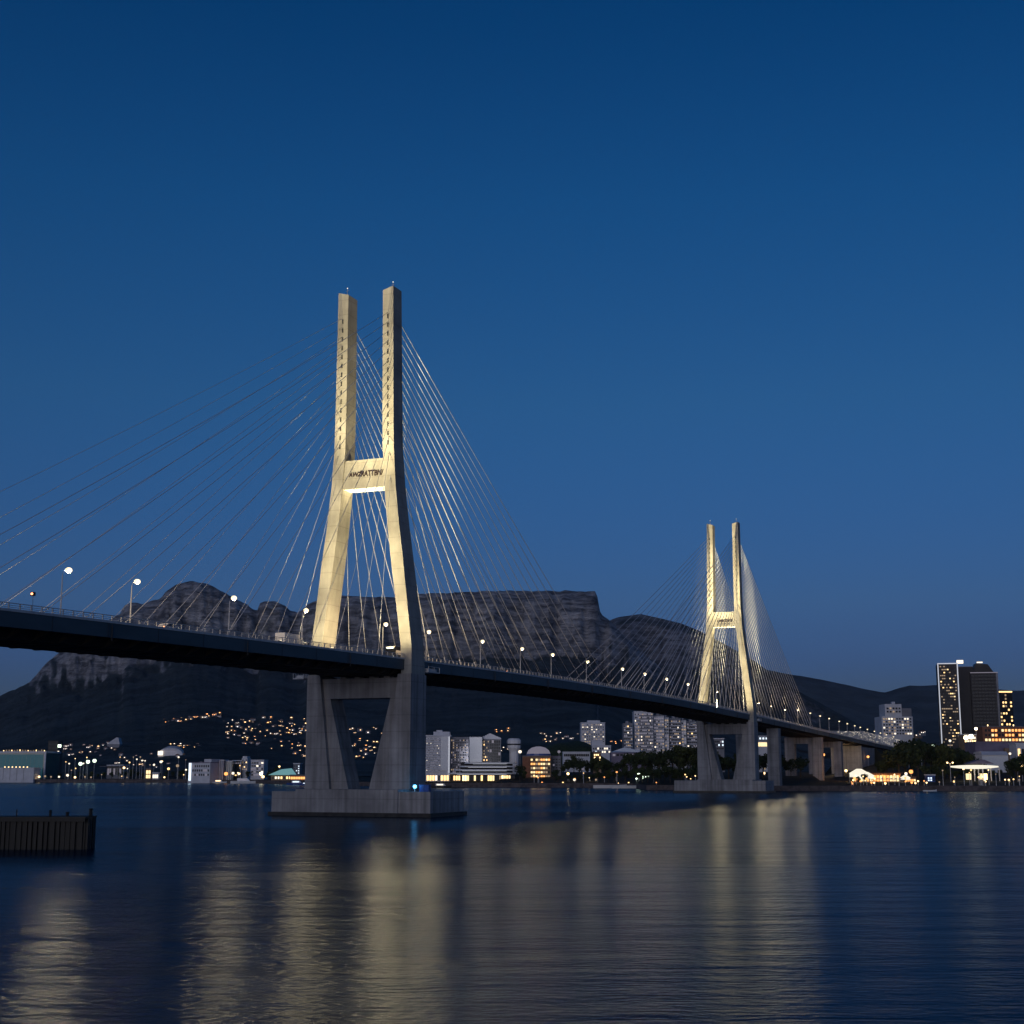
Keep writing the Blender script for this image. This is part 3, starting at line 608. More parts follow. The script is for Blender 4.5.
mb=MB(); rr=[[(math.cos(a*math.pi/6)*r,math.sin(a*math.pi/6)*r,z) for a in range(12)] for r,z in ((3.6,-3),(3.6,17),(5.2,19.5),(5.4,25),(4.,26.5))]; mb.loft(rr); mb.build('wall',M['white'],e)
mb=MB(); rr=[[(math.cos(a*math.pi/6)*r,math.sin(a*math.pi/6)*r,z) for a in range(12)] for r,z in ((5.5,21.5),(5.5,22.6))]; mb.loft(rr); mb.build('window_band',M['glass'],e)
# orange-lit building with dome
b=Bld('orange_building','orange-lit square building with a domed glass roof','building',522.5,551,756.5,1000,24,z0=2.4); b.wall('brown'); b.roof('roof')
b.box('side_bay','red',0,.26,-.8,0,0,b.h-.5); b.win(8,5,[(3,'e_glow'),(3,'e_or'),(1,'glass'),(2,'e_dimw')],x0=.28,z0=2.5,fw=.78,fh=.45)
mb=MB(); mb.loft([[(math.cos(a*math.pi/8)*r+1.5,math.sin(a*math.pi/8)*r,b.h+z) for a in range(16)] for r,z in ((8.3,.6),(8.2,2.4),(7.2,4.4),(4.8,6.2),(1.6,7))]); mb.build('dome',M['e_dim'],b.e)
mb=MB(); mb.loft([[(math.cos(a*math.pi/8)*r+1.5,math.sin(a*math.pi/8)*r,b.h+z) for a in range(16)] for r,z in ((8.6,.8),(8.5,2.0))]); mb.build('dome_base',M['blue'],b.e)
b.done()
light('SPOT',(0,-16,1),9000,(1,.6,.2),b.e,aim=(0,-10,12),angle=100,radius=.5)
b=Bld('grey_annex','narrow grey block right of the orange-lit building','building',552,561,757,1015,20); b.wall('grey'); b.roof('purple'); b.win(3,5,[(4,'glass'),(1,'e_dim')]); b.done()
b=Bld('long_low_block','long low white block half hidden behind the tree belt','building',563,590,752.5,1230,18); b.wall('white'); b.roof('white'); b.win(14,1,[(1,'glass')],z0=b.h-4,z1=b.h-.5,fw=.9,fh=.6); b.done()
b=Bld('hill_hotel','pale grid-fronted hotel tower rising behind the wooded knoll','hotel',581,605,723,1500,26,z0=8); b.wall('white'); b.roof('white'); b.box('penthouse','white',.28,.8,4,20,b.h,b.h+2.8)
b.win(10,9,[(4,'glass'),(3,'e_dim'),(2,'e_dimw'),(1,'e_white')],z0=b.h-23,fw=.5,fh=.5); b.balconies(9,z0=b.h-23,dep=.8); b.done()
b=Bld('white_annex','lit white annex at the foot of the pale hotel tower','building',592,611,746,1350,20,z0=8); b.wall('white'); b.roof('white'); b.box('upper_block','white',.0,.55,3,14,b.h,b.h+5); b.win(8,2,[(2,'glass'),(1,'e_cool'),(1,'e_white')],z0=b.h-7); b.done()
b=Bld('golden_pavilion','small golden lit pavilion glowing above the tree belt','pavilion',593.5,601,752.5,1130,10,z0=8); b.wall('brown'); b.roof('roof'); b.win(4,3,[(2,'e_lampw'),(1,'glass')],z0=b.h-7,fw=.6); b.done()
b=Bld('marquee','long pale tented marquee roof above the trees beside the flats','marquee',611,647,752,1210,16,z0=8)
b.wall('purple'); mb=MB(); mb.add([(-b.w/2-1,-9,b.h-.5),(b.w/2+1,-9,b.h-.5),(b.w/2+1,9,b.h-.5),(-b.w/2-1,9,b.h-.5),(-b.w/2+3,0,b.h+1),(-3,0,b.h+4.0),(b.w/2-3,0,b.h+1.2)],[(0,1,6,5,4),(1,2,6),(2,3,4,5,6),(3,0,4),(3,2,1,0)]); mb.build('roof',M['white_p'],b.e)
b.win(9,1,[(2,'e_dim'),(1,'glass')],z0=b.h-4,z1=b.h-1,fw=.7,fh=.6); b.done()
FL=[(623.5,632.5,724,'grey',5,8,'small grey tower of flats left of the tall flats'),(634,653,712,'white',12,15,'tallest grid-fronted tower of flats under the bridge deck'),(653.5,664,716,'white',5,15,'pale tower of flats with wide balconies, second of the tight row'),(664.5,668.5,718,'white_p',2,15,'thin bright white tower squeezed in the row of flats'),(669,680.5,719,'grey',7,14,'grey tower of flats in the middle of the row under the deck'),(681,686,721,'white_p',2,13,'slim blank white tower in the row of flats'),(686.5,697,722,'grey',5,12,'rightmost tower of flats, beside the far pier column'),(750,757,737,'white',4,6,'pale block of flats glimpsed inside the far pier frame')]
for i,(a,c,yt,m,co,ro,lab) in enumerate(FL):
    b=Bld('apartment_tower',lab,'tower block',a,c,yt,1420+i*9,20,z0=8); b.wall(m); b.roof('white' if i%2 else 'grey'); b.win(co,ro,WL if m!='grey' else WM,z0=b.h-ro*3.2,fw=.7 if i!=1 else .62,fh=.45)
    if m!='white_p': b.balconies(ro,z0=b.h-ro*3.2,m=('white','grey')[i%2],x0=.02+.25*(i%2))
    b.box('lift_house','grey',.3,.6,5,11,b.h+.7,b.h+3); b.box('water_tank','roof',.7,.85,6,9,b.h+.7,b.h+2.2); b.done()
b=Bld('golden_hall','low hall with a long glowing yellow front seen right of the far pier','hall',755,775,741.5,1200,20); b.wall('white'); b.roof('grey'); b.box('upper_storey','grey',.0,1,2,16,b.h,b.h+5); b.win(4,1,[(1,'e_glow')],z0=b.h-4.2,z1=b.h-.6,fw=.96,fh=.9); b.win(6,1,[(1,'e_dim'),(1,'e_cool'),(1,'glass')],z0=b.h+1,z1=b.h+4,fw=.5); b.done()
b=Bld('lit_offices','cool-lit glass office block framed by the far pier','building',710,724,739,1180,18); b.wall('grey'); b.roof('white'); b.win(7,3,[(2,'e_cool'),(2,'glass'),(1,'e_dim')],z0=b.h-9,fw=.7); b.done()
# right shore
b=Bld('stepped_hotel','stepped white hotel on the hill right of the bridge end','hotel',881.5,912.5,716.5,1330,26,z0=16); b.wall('white')
b.box('upper_block','white',.13,.67,1,22,b.h,b.h+11.5); b.box('upper_block','grey',.69,1.0,3,22,b.h,b.h+7.6); b.box('spire','white',.43,.53,8,12,b.h+11.5,b.h+14)
b.win(11,6,[(3,'glass'),(3,'e_dimw'),(2,'e_white')],z0=b.h-17,fw=.6); b.win(5,2,[(3,'glass'),(1,'e_dimw')],x0=.16,x1=.64,z0=b.h+3,z1=b.h+9,fw=.6); b.done()
for (a,c,yt,lab,lit,z0_) in ((942.5,961.5,664,'left black twin tower with white edge strips and lit windows',1,18),(974,1000,673,'right black twin tower with penthouse and few lit windows',0,18)):
    Yt=1180+(0 if lit else 40); b=Bld('black_tower',lab,'tower block',a,c,yt,Yt,30,rot=-14 if lit else -10,z0=z0_,group='twin black towers'); b.wall('black')
    if lit:
        b.box('edge_strip','e_line',0,.05,-.5,.2,0,b.h); b.box('edge_strip','e_line',.95,1.0,-.5,.2,0,b.h); b.box('roof_edge','e_line',0,1,-.5,.2,b.h,b.h+.8); b.box('roof','black',0,1,.3,30,b.h,b.h+.7)
        b.win(9,30,[(6,'glass'),(.5,'e_glow'),(.8,'e_warm'),(5,'e_dimw')],x0=.1,x1=.9,z0=4,fw=.8,fh=.38,skip=.4); b.box('rooftop_sign','e_white',.98,1.3,6,9,b.h+.8,b.h+3.5)
        b.win(7,24,[(30,'glass'),(.5,'e_dim')],face='r',z0=5,fw=.8,fh=.5)
    else:
        b.box('roof_edge','e_dim',0,1,-.5,.2,b.h,b.h+.7); b.box('roof','black',0,1,.3,30,b.h,b.h+.7)
        mb=MB(); mb.prism([(-b.w*.4,b.h+.7),(b.w*.42,b.h+.7),(b.w*.2,b.h+8),(-b.w*.22,b.h+9)],-8,8,'y'); mb.build('penthouse',M['black'],b.e); b.box('roof_lamp','e_white',.3,.5,4,6,b.h+9,b.h+9.9)
        b.win(8,24,[(30,'glass'),(.6,'e_dim')],z0=5,fw=.8,fh=.5); b.box('pier_strip','grey',.93,1.0,-.4,0,0,b.h)
    b.done()
b=Bld('link_tower','windowless dark tower between the twin black towers','tower block',960.5,975,667,1225,26,rot=-10,z0=18); b.wall('black'); b.roof('grey',t=.5); b.done()
b=Bld('lit_top_tower','dark tower with a glowing top band behind the twin towers','tower block',998.5,1012,692.5,1290,20,z0=18); b.wall('black'); b.box('roof_band','e_warm',0,1,-.4,20,b.h,b.h+1.2); b.win(5,9,[(3,'glass'),(2,'e_warm'),(1,'e_dimw')],z0=b.h-30,fw=.6); b.done()
b=Bld('brick_offices','wide brick block with rows of orange lit windows, far right','building',984,1040,727,1150,26,rot=-4,z0=12); b.wall('red'); b.roof('roof'); b.win(16,3,[(2,'glass'),(3,'e_or'),(2,'e_glow')],z0=b.h-12,fw=.65,fh=.5)
for i in (.1,.55,.8): b.box('roof_lamp','e_lampw',i,i+.012,1,2,b.h+.8,b.h+2)
b.done()
b=Bld('grey_warehouse','broad grey warehouse roof below the brick block','warehouse',975,1022,742.5,1040,24,z0=8); b.wall('purple'); b.roof('purple'); b.box('annex','brown',.6,.98,-3,10,0,b.h-4); b.win(6,1,[(2,'glass'),(1,'e_warm')],z0=2,z1=6); b.done()
b=Bld('white_hall','plain white hall with low pitched roof among right-hand trees','hall',982,1008,755,960,18,z0=5); b.wall('white_p')
mb=MB(); mb.prism([(-10,b.h),(10,b.h),(8,b.h+2.2),(-6,b.h+2.4)],-b.w/2,b.w/2,'x'); mb.build('roof',M['white'],b.e); b.done()
b=Bld('right_edge_block','small pale block at the right edge of the shore','building',1016,1040,744,990,14,z0=5); b.wall('white'); b.roof('white'); b.win(6,2,[(2,'glass'),(1,'e_warm')]); b.done()
b=Bld('lit_apartments','cream lit flats glowing at the foot of the black towers','building',964,976,735,1100,14,z0=10); b.wall('brown'); b.roof('white'); b.win(5,3,[(3,'e_lampw'),(2,'e_white')],z0=b.h-9,fw=.7,fh=.6); b.done()
# canopy pavilion
Y=868; x0,x1=xat(953,Y),xat(996,Y); e=empty('canopy_pavilion',((x0+x1)/2,Y,G(975,Y)),0,'waterfront pavilion with a long glowing white canopy','pavilion'); hw=(x1-x0)/2
mb=MB(); r1=[]
for i in range(9):
    f=i/8; x=-hw+2*hw*f; t_=.5+1.0*math.sin(math.pi*f); r1.append([(x,-5,8.6-t_),(x,-5,8.6+t_*.6),(x,5,8.6+t_*.6),(x,5,8.6-t_)])
mb.loft(r1); mb.build('canopy',M['e_tent'],e)
mb=MB(); mb.prism([(-hw+8,10.2),(hw-2,10.2),(hw-8,12.6),(-hw+15,12.4)],-4,6,'y'); mb.build('roof',M['purple'],e)
for x in (-hw+12,-hw+17,1.5,9,14):
    mb=MB(); mb.box(x-.25,x+.25,-3,-2.5,0,8); mb.build('column',M['white'],e)
for x,m in ((-hw+9,'e_glow'),(-hw+16.5,'e_glow'),(5.5,'e_lampw')):
    mb=MB(); mb.box(x-1.4,x+1.4,-2,0,.8,4.4); mb.build('lit_booth',M[m],e)
light('POINT',(-2,-6,5),260,(1,.85,.55),e,radius=.5)
b=Bld('orange_stall','small orange-lit stall right of the restaurant terrace','stall',905,916,777.5,850,6); b.wall('brown'); b.roof('tile'); b.win(5,1,[(3,'e_or'),(1,'e_glow')],z0=.6,fw=.8,fh=.75); b.done()
# restaurant terrace with tents
Y=842; e=empty('waterside_restaurant',(xat(884,Y),Y+6,G(884,Y+6)),0,'orange-lit waterside restaurant terrace beside the bridge abutment','restaurant')
k=Y/F; mb=MB(); mb.box(-28*k,20*k,2,12,0,5.0); mb.build('wall',M['brown'],e); mb=MB(); mb.box(-29*k,21*k,0,13,5.0,5.5); mb.build('roof',M['tile'],e)
for i in range(14):
    x=(-26+i*3.3)*k; mb=MB(); mb.box(x-.75,x+.75,1.8,2.0,.5,3.9); mb.build('window',M[pick([(3,'e_or'),(2,'e_glow'),(1,'e_lampw')])],e)
mb=MB(); mb.box(-30*k,24*k,-5,2,-.2,.35); mb.build('terrace',M['brown'],e)
for i in range(7): light('POINT',((-24+i*7)*k,.8,3.6),90,(1,.42,.10),e,radius=.3)
for x in (-20,8): light('POINT',(x*k,15,4.3),4000,(1,.5,.15),e,radius=.5)  # added lights hidden behind the restaurant to turn the trees amber
for i,(x,y,s_) in enumerate(((859,770,1.0),(866,773,.8),(905,776,.5))):
    o=empty('tent',(xat(x,Y-3),Y-3,3.1),0,('largest glowing white marquee tent by the bridge abutment','smaller glowing tent at the right of the large marquee tent','small pale tent at the right end of the restaurant terrace')[i],'tent','tents on the restaurant terrace'); w2=4.8*s_; h=zat(y,Y)-2.8
    mb=MB(); mb.box(-w2,w2,-w2*.7,w2*.7,h*.45,h*.72); mb.build('side_wall',M['e_tent'],o); mb=MB(); mb.add([(-w2-.3,-w2*.8,h*.72),(w2+.3,-w2*.8,h*.72),(w2+.3,w2*.8,h*.72),(-w2-.3,w2*.8,h*.72),(-w2*.3,0,h*1.05),(w2*.3,0,h*1.05)],[(0,1,5,4),(1,2,5),(2,3,4,5),(3,0,4),(3,2,1,0)]); mb.build('canopy',M['e_tent'],o)
    for a in (-1,1):
        for c in (-1,1): mb=MB(); mb.box(a*w2-.08,a*w2+.08,c*w2*.7-.08,c*w2*.7+.08,0,h*.45); mb.build('pole',M['rail'],o)
for i,x in enumerate((869,873,877.5,882,887,891,895.5,900)):
    o=empty('parasol',(xat(x,Y-5),Y-5,3.0),0,'open terrace parasol lit orange, %s from the left on the restaurant terrace'%ordn(i),'parasol','parasols on the restaurant terrace')
    mb=MB(); mb.tube([(0,0,0),(0,0,2.9)],.06,5); mb.build('pole',M['dark'],o); mb=MB(); mb.loft([[(math.cos(a*math.pi/4)*r,math.sin(a*math.pi/4)*r,z) for a in range(8)] for r,z in ((1.6,2.4),(.1,3.1))]); mb.build('canopy',M['white'],o)
b=Bld('blue_kiosk','small blue and white lit kiosk on the right quay','kiosk',927,935,775.5,850,5); b.wall('blue'); b.roof('white'); b.win(3,2,[(2,'e_cool'),(1,'glass')],z0=.8,fw=.6,fh=.6); b.done()

# ------------------------------------------------------------------ houses on the slopes
random.seed(5)
def house_mesh(kind,lit,i):
    r=random.Random(i*7+len(kind)); mb=MB(); w_=r.uniform(9,15); d=r.uniform(8,12); h=r.uniform(3.5,7.5)
    mb.box(-w_/2,w_/2,-d/2,d/2,-6,h,0)
    if kind=='gable': mb.prism([(-w_/2-.5,h),(w_/2+.5,h),(0,h+3)],-d/2-.5,d/2+.5,'y',1)
    else: mb.box(-w_/2-.3,w_/2+.3,-d/2-.3,d/2+.3,h,h+.5,1)
    n=r.randint(1,3)
    for k in range(n):
        x=-w_/2+(k+.5)*w_/n; ww=w_/n*r.uniform(.16,.42); z=r.choice((.8,.8,h*.5)); mb.box(x-ww/2,x+ww/2,-d/2-.15,-d/2,z,z+min(1.7,h-z-.3),2)
    return mb.mesh('house',[M['grey' if i%2 else 'brown'],M['tile' if kind=='gable' else 'roof'],M[lit]])
em_h=dict(w=emit('house_warm',(1,.62,.28),4.0),c=emit('house_pale',(1,.86,.72),3.0),o=emit('house_orange',(1,.40,.12),4.5),d=emit('house_dim',(.9,.72,.7),.6)); M.update({'h'+k:v for k,v in em_h.items()})
HM={k:[house_mesh('gable' if i%2 else 'flat','h'+k,i) for i in range(5)] for k in 'wcod'}
CLUS=[ # name of the cluster, polygon-ish list of (px0,px1,py0,py1), count, mix
 ('in the pale cluster above the glass hall',(62,116,744,756),34,'ccccwddd','pale hillside houses on the far left'),
 ('in the orange row highest on the left slope',(165,222,714,720),26,'ooowwcd','orange hillside row'),
 ('in the orange row of lights above the curved hall',(168,204,743.5,748),15,'owwcc','lower hillside row'),
 ('in the scattered cluster left of near pier',(224,308,718,759),98,'owwwccdd','warm hillside cluster'),
 ('in the dense strip touching near pier',(278,308,722,736),16,'wwwoc','warm hillside cluster edge'),
 ('of the slope seen through the near pier opening',(334,388,728,758),46,'owwwcc','houses seen through the near pier'),
 ('in the small orange row right of the wedge tower',(495,510,729,732),7,'oow','small orange row'),
 ('in the light trail beside the wooded knoll',(540,578,733,742),16,'wccd','light trail by the knoll'),
 ('in the short lit row left of the tall flats',(610,634,738,744),10,'oowc','lit row by the flats'),
 ('of the low slope behind the left shore trees',(112,190,752,768),16,'wccdd','shore houses on the left'),
 ('of the far right slope behind the trees',(895,930,729,735),7,'ccw','houses behind the right trees'),
 ('of the low slope behind the terraces',(498,522,746,752),8,'ccd','houses behind the terraces')]
for ci,(where,(a,c,y0,y1),n,mix,grp) in enumerate(CLUS):
    for i in range(n):
        f=random.random(); g_=random.random()
        px=a+(c-a)*f; py=y0+(y1-y0)*g_
        if ci==1: py=721-6.5*f+random.uniform(-1,2)
        if ci==3: py=y0+(y1-y0)*(g_**.9)*(.55+.45*f); 
        p=place(px,py); k=random.choice(mix)
        if px>880: p=Vector((xat(px,1500),1500,zat(py,1500)-4))
        me=HM[k][random.randrange(5)]
        o=link('hillside_house',me,None,p); o.rotation_euler=(0,0,R(random.uniform(-25,25))); sc_=random.uniform(.4,.8)*max(.6,p.y/3000); o.scale=(sc_,sc_,sc_)
        hx=('left','middle','right')[min(2,int(f*3))]; vy=('upper ' if g_<.5 else 'lower ') if n>40 else ''
        tag(o,'%s house '%({'w':'warm-lit','c':'pale-lit','o':'orange-lit','d':'dim'}[k])+'%s%s '%(vy,hx)+where.replace('in the ','of the ',1).replace('among the','of the',1),'house','%s, %s%s, %s'%(grp,vy,hx,{'w':'warm','c':'pale','o':'orange','d':'dim'}[k]))
# church-like steep roof in the left cluster
p=place(114,747); e=empty('steep_roofed_hall',p,0,'steep pale-roofed hall rising from the pale cluster on the far left slope','hall'); k=p.y/F
mb=MB(); mb.box(-6*k,6*k,-6,10,-6,3*k); mb.build('wall',M['grey'],e); mb=MB(); mb.prism([(-6.5*k,3*k),(6.5*k,3*k),(5*k,9*k),(3*k,9.5*k)],-7,11,'y'); mb.build('roof',M['white'],e)
# wooded knoll
mb=MB(); n=26; v=[]; cx,cy=xat(574,1380),1380
for j in range(n+1):
    for i in range(n+1):
        x=-1+2*i/n; y=-1+2*j/n; r=math.hypot(x,y); h=37*max(0,math.cos(min(1,r)*math.pi/2))**.8+2.5*noise.noise((x*4,y*4,.3))
        v.append((cx+x*62,cy+y*60,h+1))
mb.add(v,[(j*(n+1)+i,j*(n+1)+i+1,(j+1)*(n+1)+i+1,(j+1)*(n+1)+i) for j in range(n) for i in range(n)]); tag(mb.build('hill',M['leaf2'],smooth=True),kind='structure')

# ------------------------------------------------------------------ trees
def tree_mesh(seed,h,w_,n=900):
    r=random.Random(seed); cr_=MB(); tr=MB(); blobs=[]
    for k in range(9):
        a=r.uniform(0,6.28); q=r.uniform(0,.62)*w_; blobs.append((q*math.cos(a),q*math.sin(a),r.uniform(.42,.86)*h,r.uniform(.22,.38)*w_))
    blobs.append((0,0,.8*h,.34*w_))
    for i in range(n):
        bx,by,bz,br=r.choice(blobs)
        d=Vector((r.gauss(0,1),r.gauss(0,1),r.gauss(0,.8))).normalized()*br*r.uniform(.55,1.12); c=Vector((bx,by,bz))+d
        if c.z<.2*h: continue
        nrm=(d.normalized()+Vector((r.gauss(0,.5),r.gauss(0,.5),r.gauss(0,.5)))).normalized(); a=nrm.orthogonal().normalized(); b=nrm.cross(a); s=r.uniform(.35,.8)
        a=a*s; b=b*s*r.uniform(.5,1); cr_.face([c-a,c-b*.8,c+a,c+b],0)
    tr.tube([(0,0,-2),(.1,0,h*.3),(.0,.2,h*.62)],[.42,.3,.14],6)
    for k in range(4):
        bx,by,bz,br=blobs[k]; tr.tube([(.05,0,h*(.28+.06*k)),(bx*.5,by*.5,bz*.75),(bx,by,bz)],[.2,.13,.05],5)
    return cr_.mesh('crown',M['leaf' if seed%2 else 'leaf2']),tr.mesh('trunk',M['bark'])
TM=[tree_mesh(i,h,w_) for i,(h,w_) in enumerate(((13,6.5),(16,7.5),(11,6),(18,8),(14,8.5),(12,5)))]
def tree(px,Y,s,label,grp,k,z=None):
    e=empty('tree',(xat(px,Y),Y,(G(px,min(Y,1490)) if z is None else z)-.2),random.uniform(0,6.28),label,'tree',grp); e.scale=(s,s,s*random.uniform(.9,1.1))
    link('crown',TM[k][0],e); link('trunk',TM[k][1],e)
def topscale(px,Y,py,k):
    H=(13,16,11,18,14,12)[k]; return (zat(py,Y)-G(px,min(Y,1490)))/(H*1.05)
BELT=[(556,768),(562,763),(568,757),(574,754),(580,756),(587,762),(593,758),(599,753),(605,757),(611,760),(617,761),(624,758),(630,751),(637,749),(644,748),(651,750),(658,748),(665,750),(672,748),(679,745),(685,743),(691,742),(698,743),(705,748),(713,751),(721,754),(729,752),(737,750),(746,752),(755,753),(763,752),(771,750),(780,752),(790,757),(800,755)]
for i,(px,py) in enumerate(BELT):
    k=i%6; Y=shoreY(px)+random.uniform(75,120); tree(px+random.uniform(-1,1),Y,topscale(px,Y,py,k),'dark broad tree in the shore belt left of the bridge end, %s from the left'%ordn(i),'trees of the shore belt',k)
for i in range(26):
    px=558+i*5.6; k=(i*5+2)%6; Y=shoreY(px)+random.uniform(28,45); tree(px,Y,topscale(px,Y,interp(px,[(556,777),(600,771),(660,766),(700,764)])+random.uniform(-2,2),k),'lower dark tree along the quay in front of the shore belt, %s from the left'%ordn(i),'front trees of the shore belt',k)
RT=[(846,782),(852,778),(858,776),(864,772),(878,762),(886,757),(893,750),(899,742),(905,737),(912,738),(918,744),(925,741),(931,738),(938,742),(944,744),(950,742),(957,745),(964,747),(971,752),(978,757),(985,768),(1000,768),(1010,764),(1016,756),(1022,752),(1030,750)]
for i,(px,py) in enumerate(RT):
    k=(i+3)%6; Y=shoreY(px)+(60 if py>770 else (random.uniform(130,190) if px<1005 else random.uniform(90,140))); tree(px,Y,topscale(px,Y,py,k),'dark tree of the right shore grove, %s from the left'%ordn(i),'trees of the right shore grove',k)
for i in range(18):
    px=889+i*6; k=(i*5)%6; Y=shoreY(px)+(random.uniform(132,142) if 945<px<1005 else random.uniform(95,110)); 
    if px<921 or 926<px<936: continue
    tree(px,Y,topscale(px,Y,interp(px,[(889,765),(930,762),(950,768),(1000,766),(1020,762)]) if not 950<px<1000 else 768.5,k),'low dark tree right behind the right quay, %s from the left'%ordn(i),'low trees behind the right quay',k)
LT=[(60,772),(66,774),(73,772),(79,770),(86,772),(92,771),(98,773),(104,771),(112,771),(119,771),(126,770),(132,768),(138,770),(143,772),(160,772),(167,770),(173,771),(180,770),(186,769),(247,770),(269,771),(276,766),(520,764),(524,770),(554,771)]
for i,(px,py) in enumerate(LT):
    k=i%6; Y=shoreY(px)+(45 if px<300 else 40); tree(px,Y,topscale(px,Y,py,k),'small dark shore tree on the far left quay, %s from the left'%ordn(i) if px<300 else 'small dark tree beside the orange-lit domed building, %s from the left'%ordn(i-22),'small trees of the left quay',k)

# ------------------------------------------------------------------ shore lamps and masts
def globe_lamp(px,py,Y,m,r,label,power=0,color=(1,.7,.35),grp='lamps along the shore',double=False,hmin=2.5):
    z=zat(py,Y); g_=G(px,min(Y,1490)) if Y<1500 else zA(px,Y); h=max(hmin,z-g_); e=empty('shore_lamp',(xat(px,Y,z),Y,z-h),0,label,'lamp',grp)
    mb=MB(); mb.tube([(0,0,0),(0,0,h)],[.18,.1],5)
    if double: mb.tube([(-1.6,0,h+.1),(0,0,h-.3),(1.6,0,h+.3)],.12,5)
    mb.build('pole',M['white' if double else 'rail'],e)
    for x in ((-1.6,1.6) if double else (0,)):
        mb=MB(); mb.ball((x,0,h+.2),r,8,5); mb.build('globe',M[m],e)
    if power: light('POINT',(0,-1.0,h-.2),power*.35,color,e,radius=.4)
SL=[(568,774,940,'e_lampw',.9,600),(574.5,780,925,'e_white',.9,0),(590,777.5,930,'e_lampw',.8,400),(596,780,925,'e_dimw',.7,0),(616,773,930,'e_lampw',.8,500),(629.5,783,925,'e_lampw',.7,200),
 (683,775.5,905,'e_lampw',.7,300),(689.5,775,905,'e_lampw',.7,300),(911,772,868,'e_or',1.3,900),(906,774,855,'e_white',.9,300),(895.5,776,855,'e_or',.9,0),(764,773.5,880,'e_lampw',.8,200),(765,769,900,'e_dimw',.6,0),
 (33,777,1235,'e_lamp',1.3,0),(39,777,1235,'e_lampw',1,0),(45,776.5,1235,'e_dimw',1,0),(51,777,1235,'e_dimw',.8,0),(59,777,1235,'e_white',.9,0),(67.5,775.5,1235,'e_white',1.2,0),(75,777.5,1235,'e_lampw',1,0),(85,777,1235,'e_dimw',.8,0),(91,777.5,1235,'e_dimw',.8,0),(124,768,1290,'e_lampw',1.1,0),(168.5,769,1270,'e_warm',1.2,0),(177.5,766,1270,'e_dimw',1.4,0),(186,770,1260,'e_white',.8,0),(161,762,1330,'e_white',1.3,0),(154,765,1330,'e_white',1,0),
 (226,774,1185,'e_or',1.6,0),(233,773.5,1185,'e_white',1.2,0),(239,774,1185,'e_lampw',1.,0),(261,774,1180,'e_lamp',1.4,0),(263,777,1180,'e_lampw',1.2,0),(201,763,1190,'e_dim',1,0),(950,741,1080,'e_white',1.0,0),(976,729,1100,'e_lamp',1.2,0),(966,738,1090,'e_lamp',1.8,600),(971,737,1090,'e_lamp',2.0,600),(933,746,1000,'e_green',.9,0),(921,748,1010,'e_white',1.1,0),(912,757,980,'e_white',.9,0),(916,744,1010,'e_lamp',.9,0),(908,745,1010,'e_dimw',1,0),(939,750,1010,'e_or',1.0,0),(1010,754,900,'e_white',.8,0),(1022,766,858,'e_lampw',.8,0),(520,752,1010,'e_white',1.2,0),(559,752,1010,'e_dim',1.1,0),(583,769.5,960,'e_dim',.7,0)]
for i,(px,py,Y,m,r,pw) in enumerate(SL):
    Y=max(Y,shoreY(px)+3); where='left' if px<320 else ('middle' if px<780 else 'right')
    first=[q for q in SL if (q[0]<320)==(px<320) and (q[0]<780)==(px<780)]; idx=sorted(q[0] for q in first).index(px)
    globe_lamp(px,py,Y,m,r,'small lit lamp on the %s stretch of shore, %s from the left there'%(where,ordn(idx)),pw,(1,.45,.12) if m=='e_or' else (1,.75,.42))
for px,py,s_,lab in ((823.5,755,640,'orange lamp hanging under the approach deck between the piers'),(868,757,760,'orange lamp beside the end of the bridge abutment'),(846,771,700,'yellow lamp low between the approach piers')):
    q_=W(s_,2 if px<860 else 13,0); globe_lamp(px,py,q_.y,'e_or' if py<770 else 'e_lampw',1.0,lab,350,(1,.62,.28),grp='warm lamps around the approach piers')
ZR=[('small street light scattered along the left shore',(64,188),(757,778),1300,24,('e_warm','e_white','e_lampw','e_dimw')),('small street light behind the white shore buildings and pavilions',(192,305),(765,779),1262,12,('e_warm','e_lampw','e_or')),
 ('small amber light along the tree belt quay',(526,700),(772,784),0,20,('e_lampw','e_warm','e_or')),('small amber light around the waterside restaurant',(850,928),(774,784),0,24,('e_or','e_lampw','e_or')),('small warm light among the right shore trees',(937,1022),(769,783),0,22,('e_lampw','e_dimw','e_warm'))]
rz_=random.Random(11)
for lab,(a,c),(y0,y1),Y0,n,ms in ZR:
    pts_=sorted(rz_.uniform(a,c) for _ in range(n))
    for i,px in enumerate(pts_):
        Y=Y0 or shoreY(px)+(rz_.uniform(6,40) if y0>760 else rz_.uniform(60,125)); r=rz_.uniform(.28,.62)*(1.35 if Y0 else 1)
        globe_lamp(px,rz_.uniform(y0,y1),Y,rz_.choice(ms),r,lab+', '+ordn(i)+' from left',0,grp=lab.replace('light','lights'))
globe_lamp(950,763,850,'e_lampw',.55,'pale double-armed lamp post left of the glowing canopy',300,grp='double lamp posts',double=True)
globe_lamp(1017,763,850,'e_lampw',.55,'pale double-armed lamp post at the far right of the quay',300,grp='double lamp posts',double=True)
for i,(px,py,lab) in enumerate(((80.5,764,'left floodlight mast with a white glare on the left shore'),(88,762,'middle floodlight mast with a greenish glare on the left shore'),(94.5,761,'right floodlight mast with a bluish glare on the left shore'))): globe_lamp(px,py,1290,'e_green',1.7,lab,0,grp='floodlight masts on the left shore')
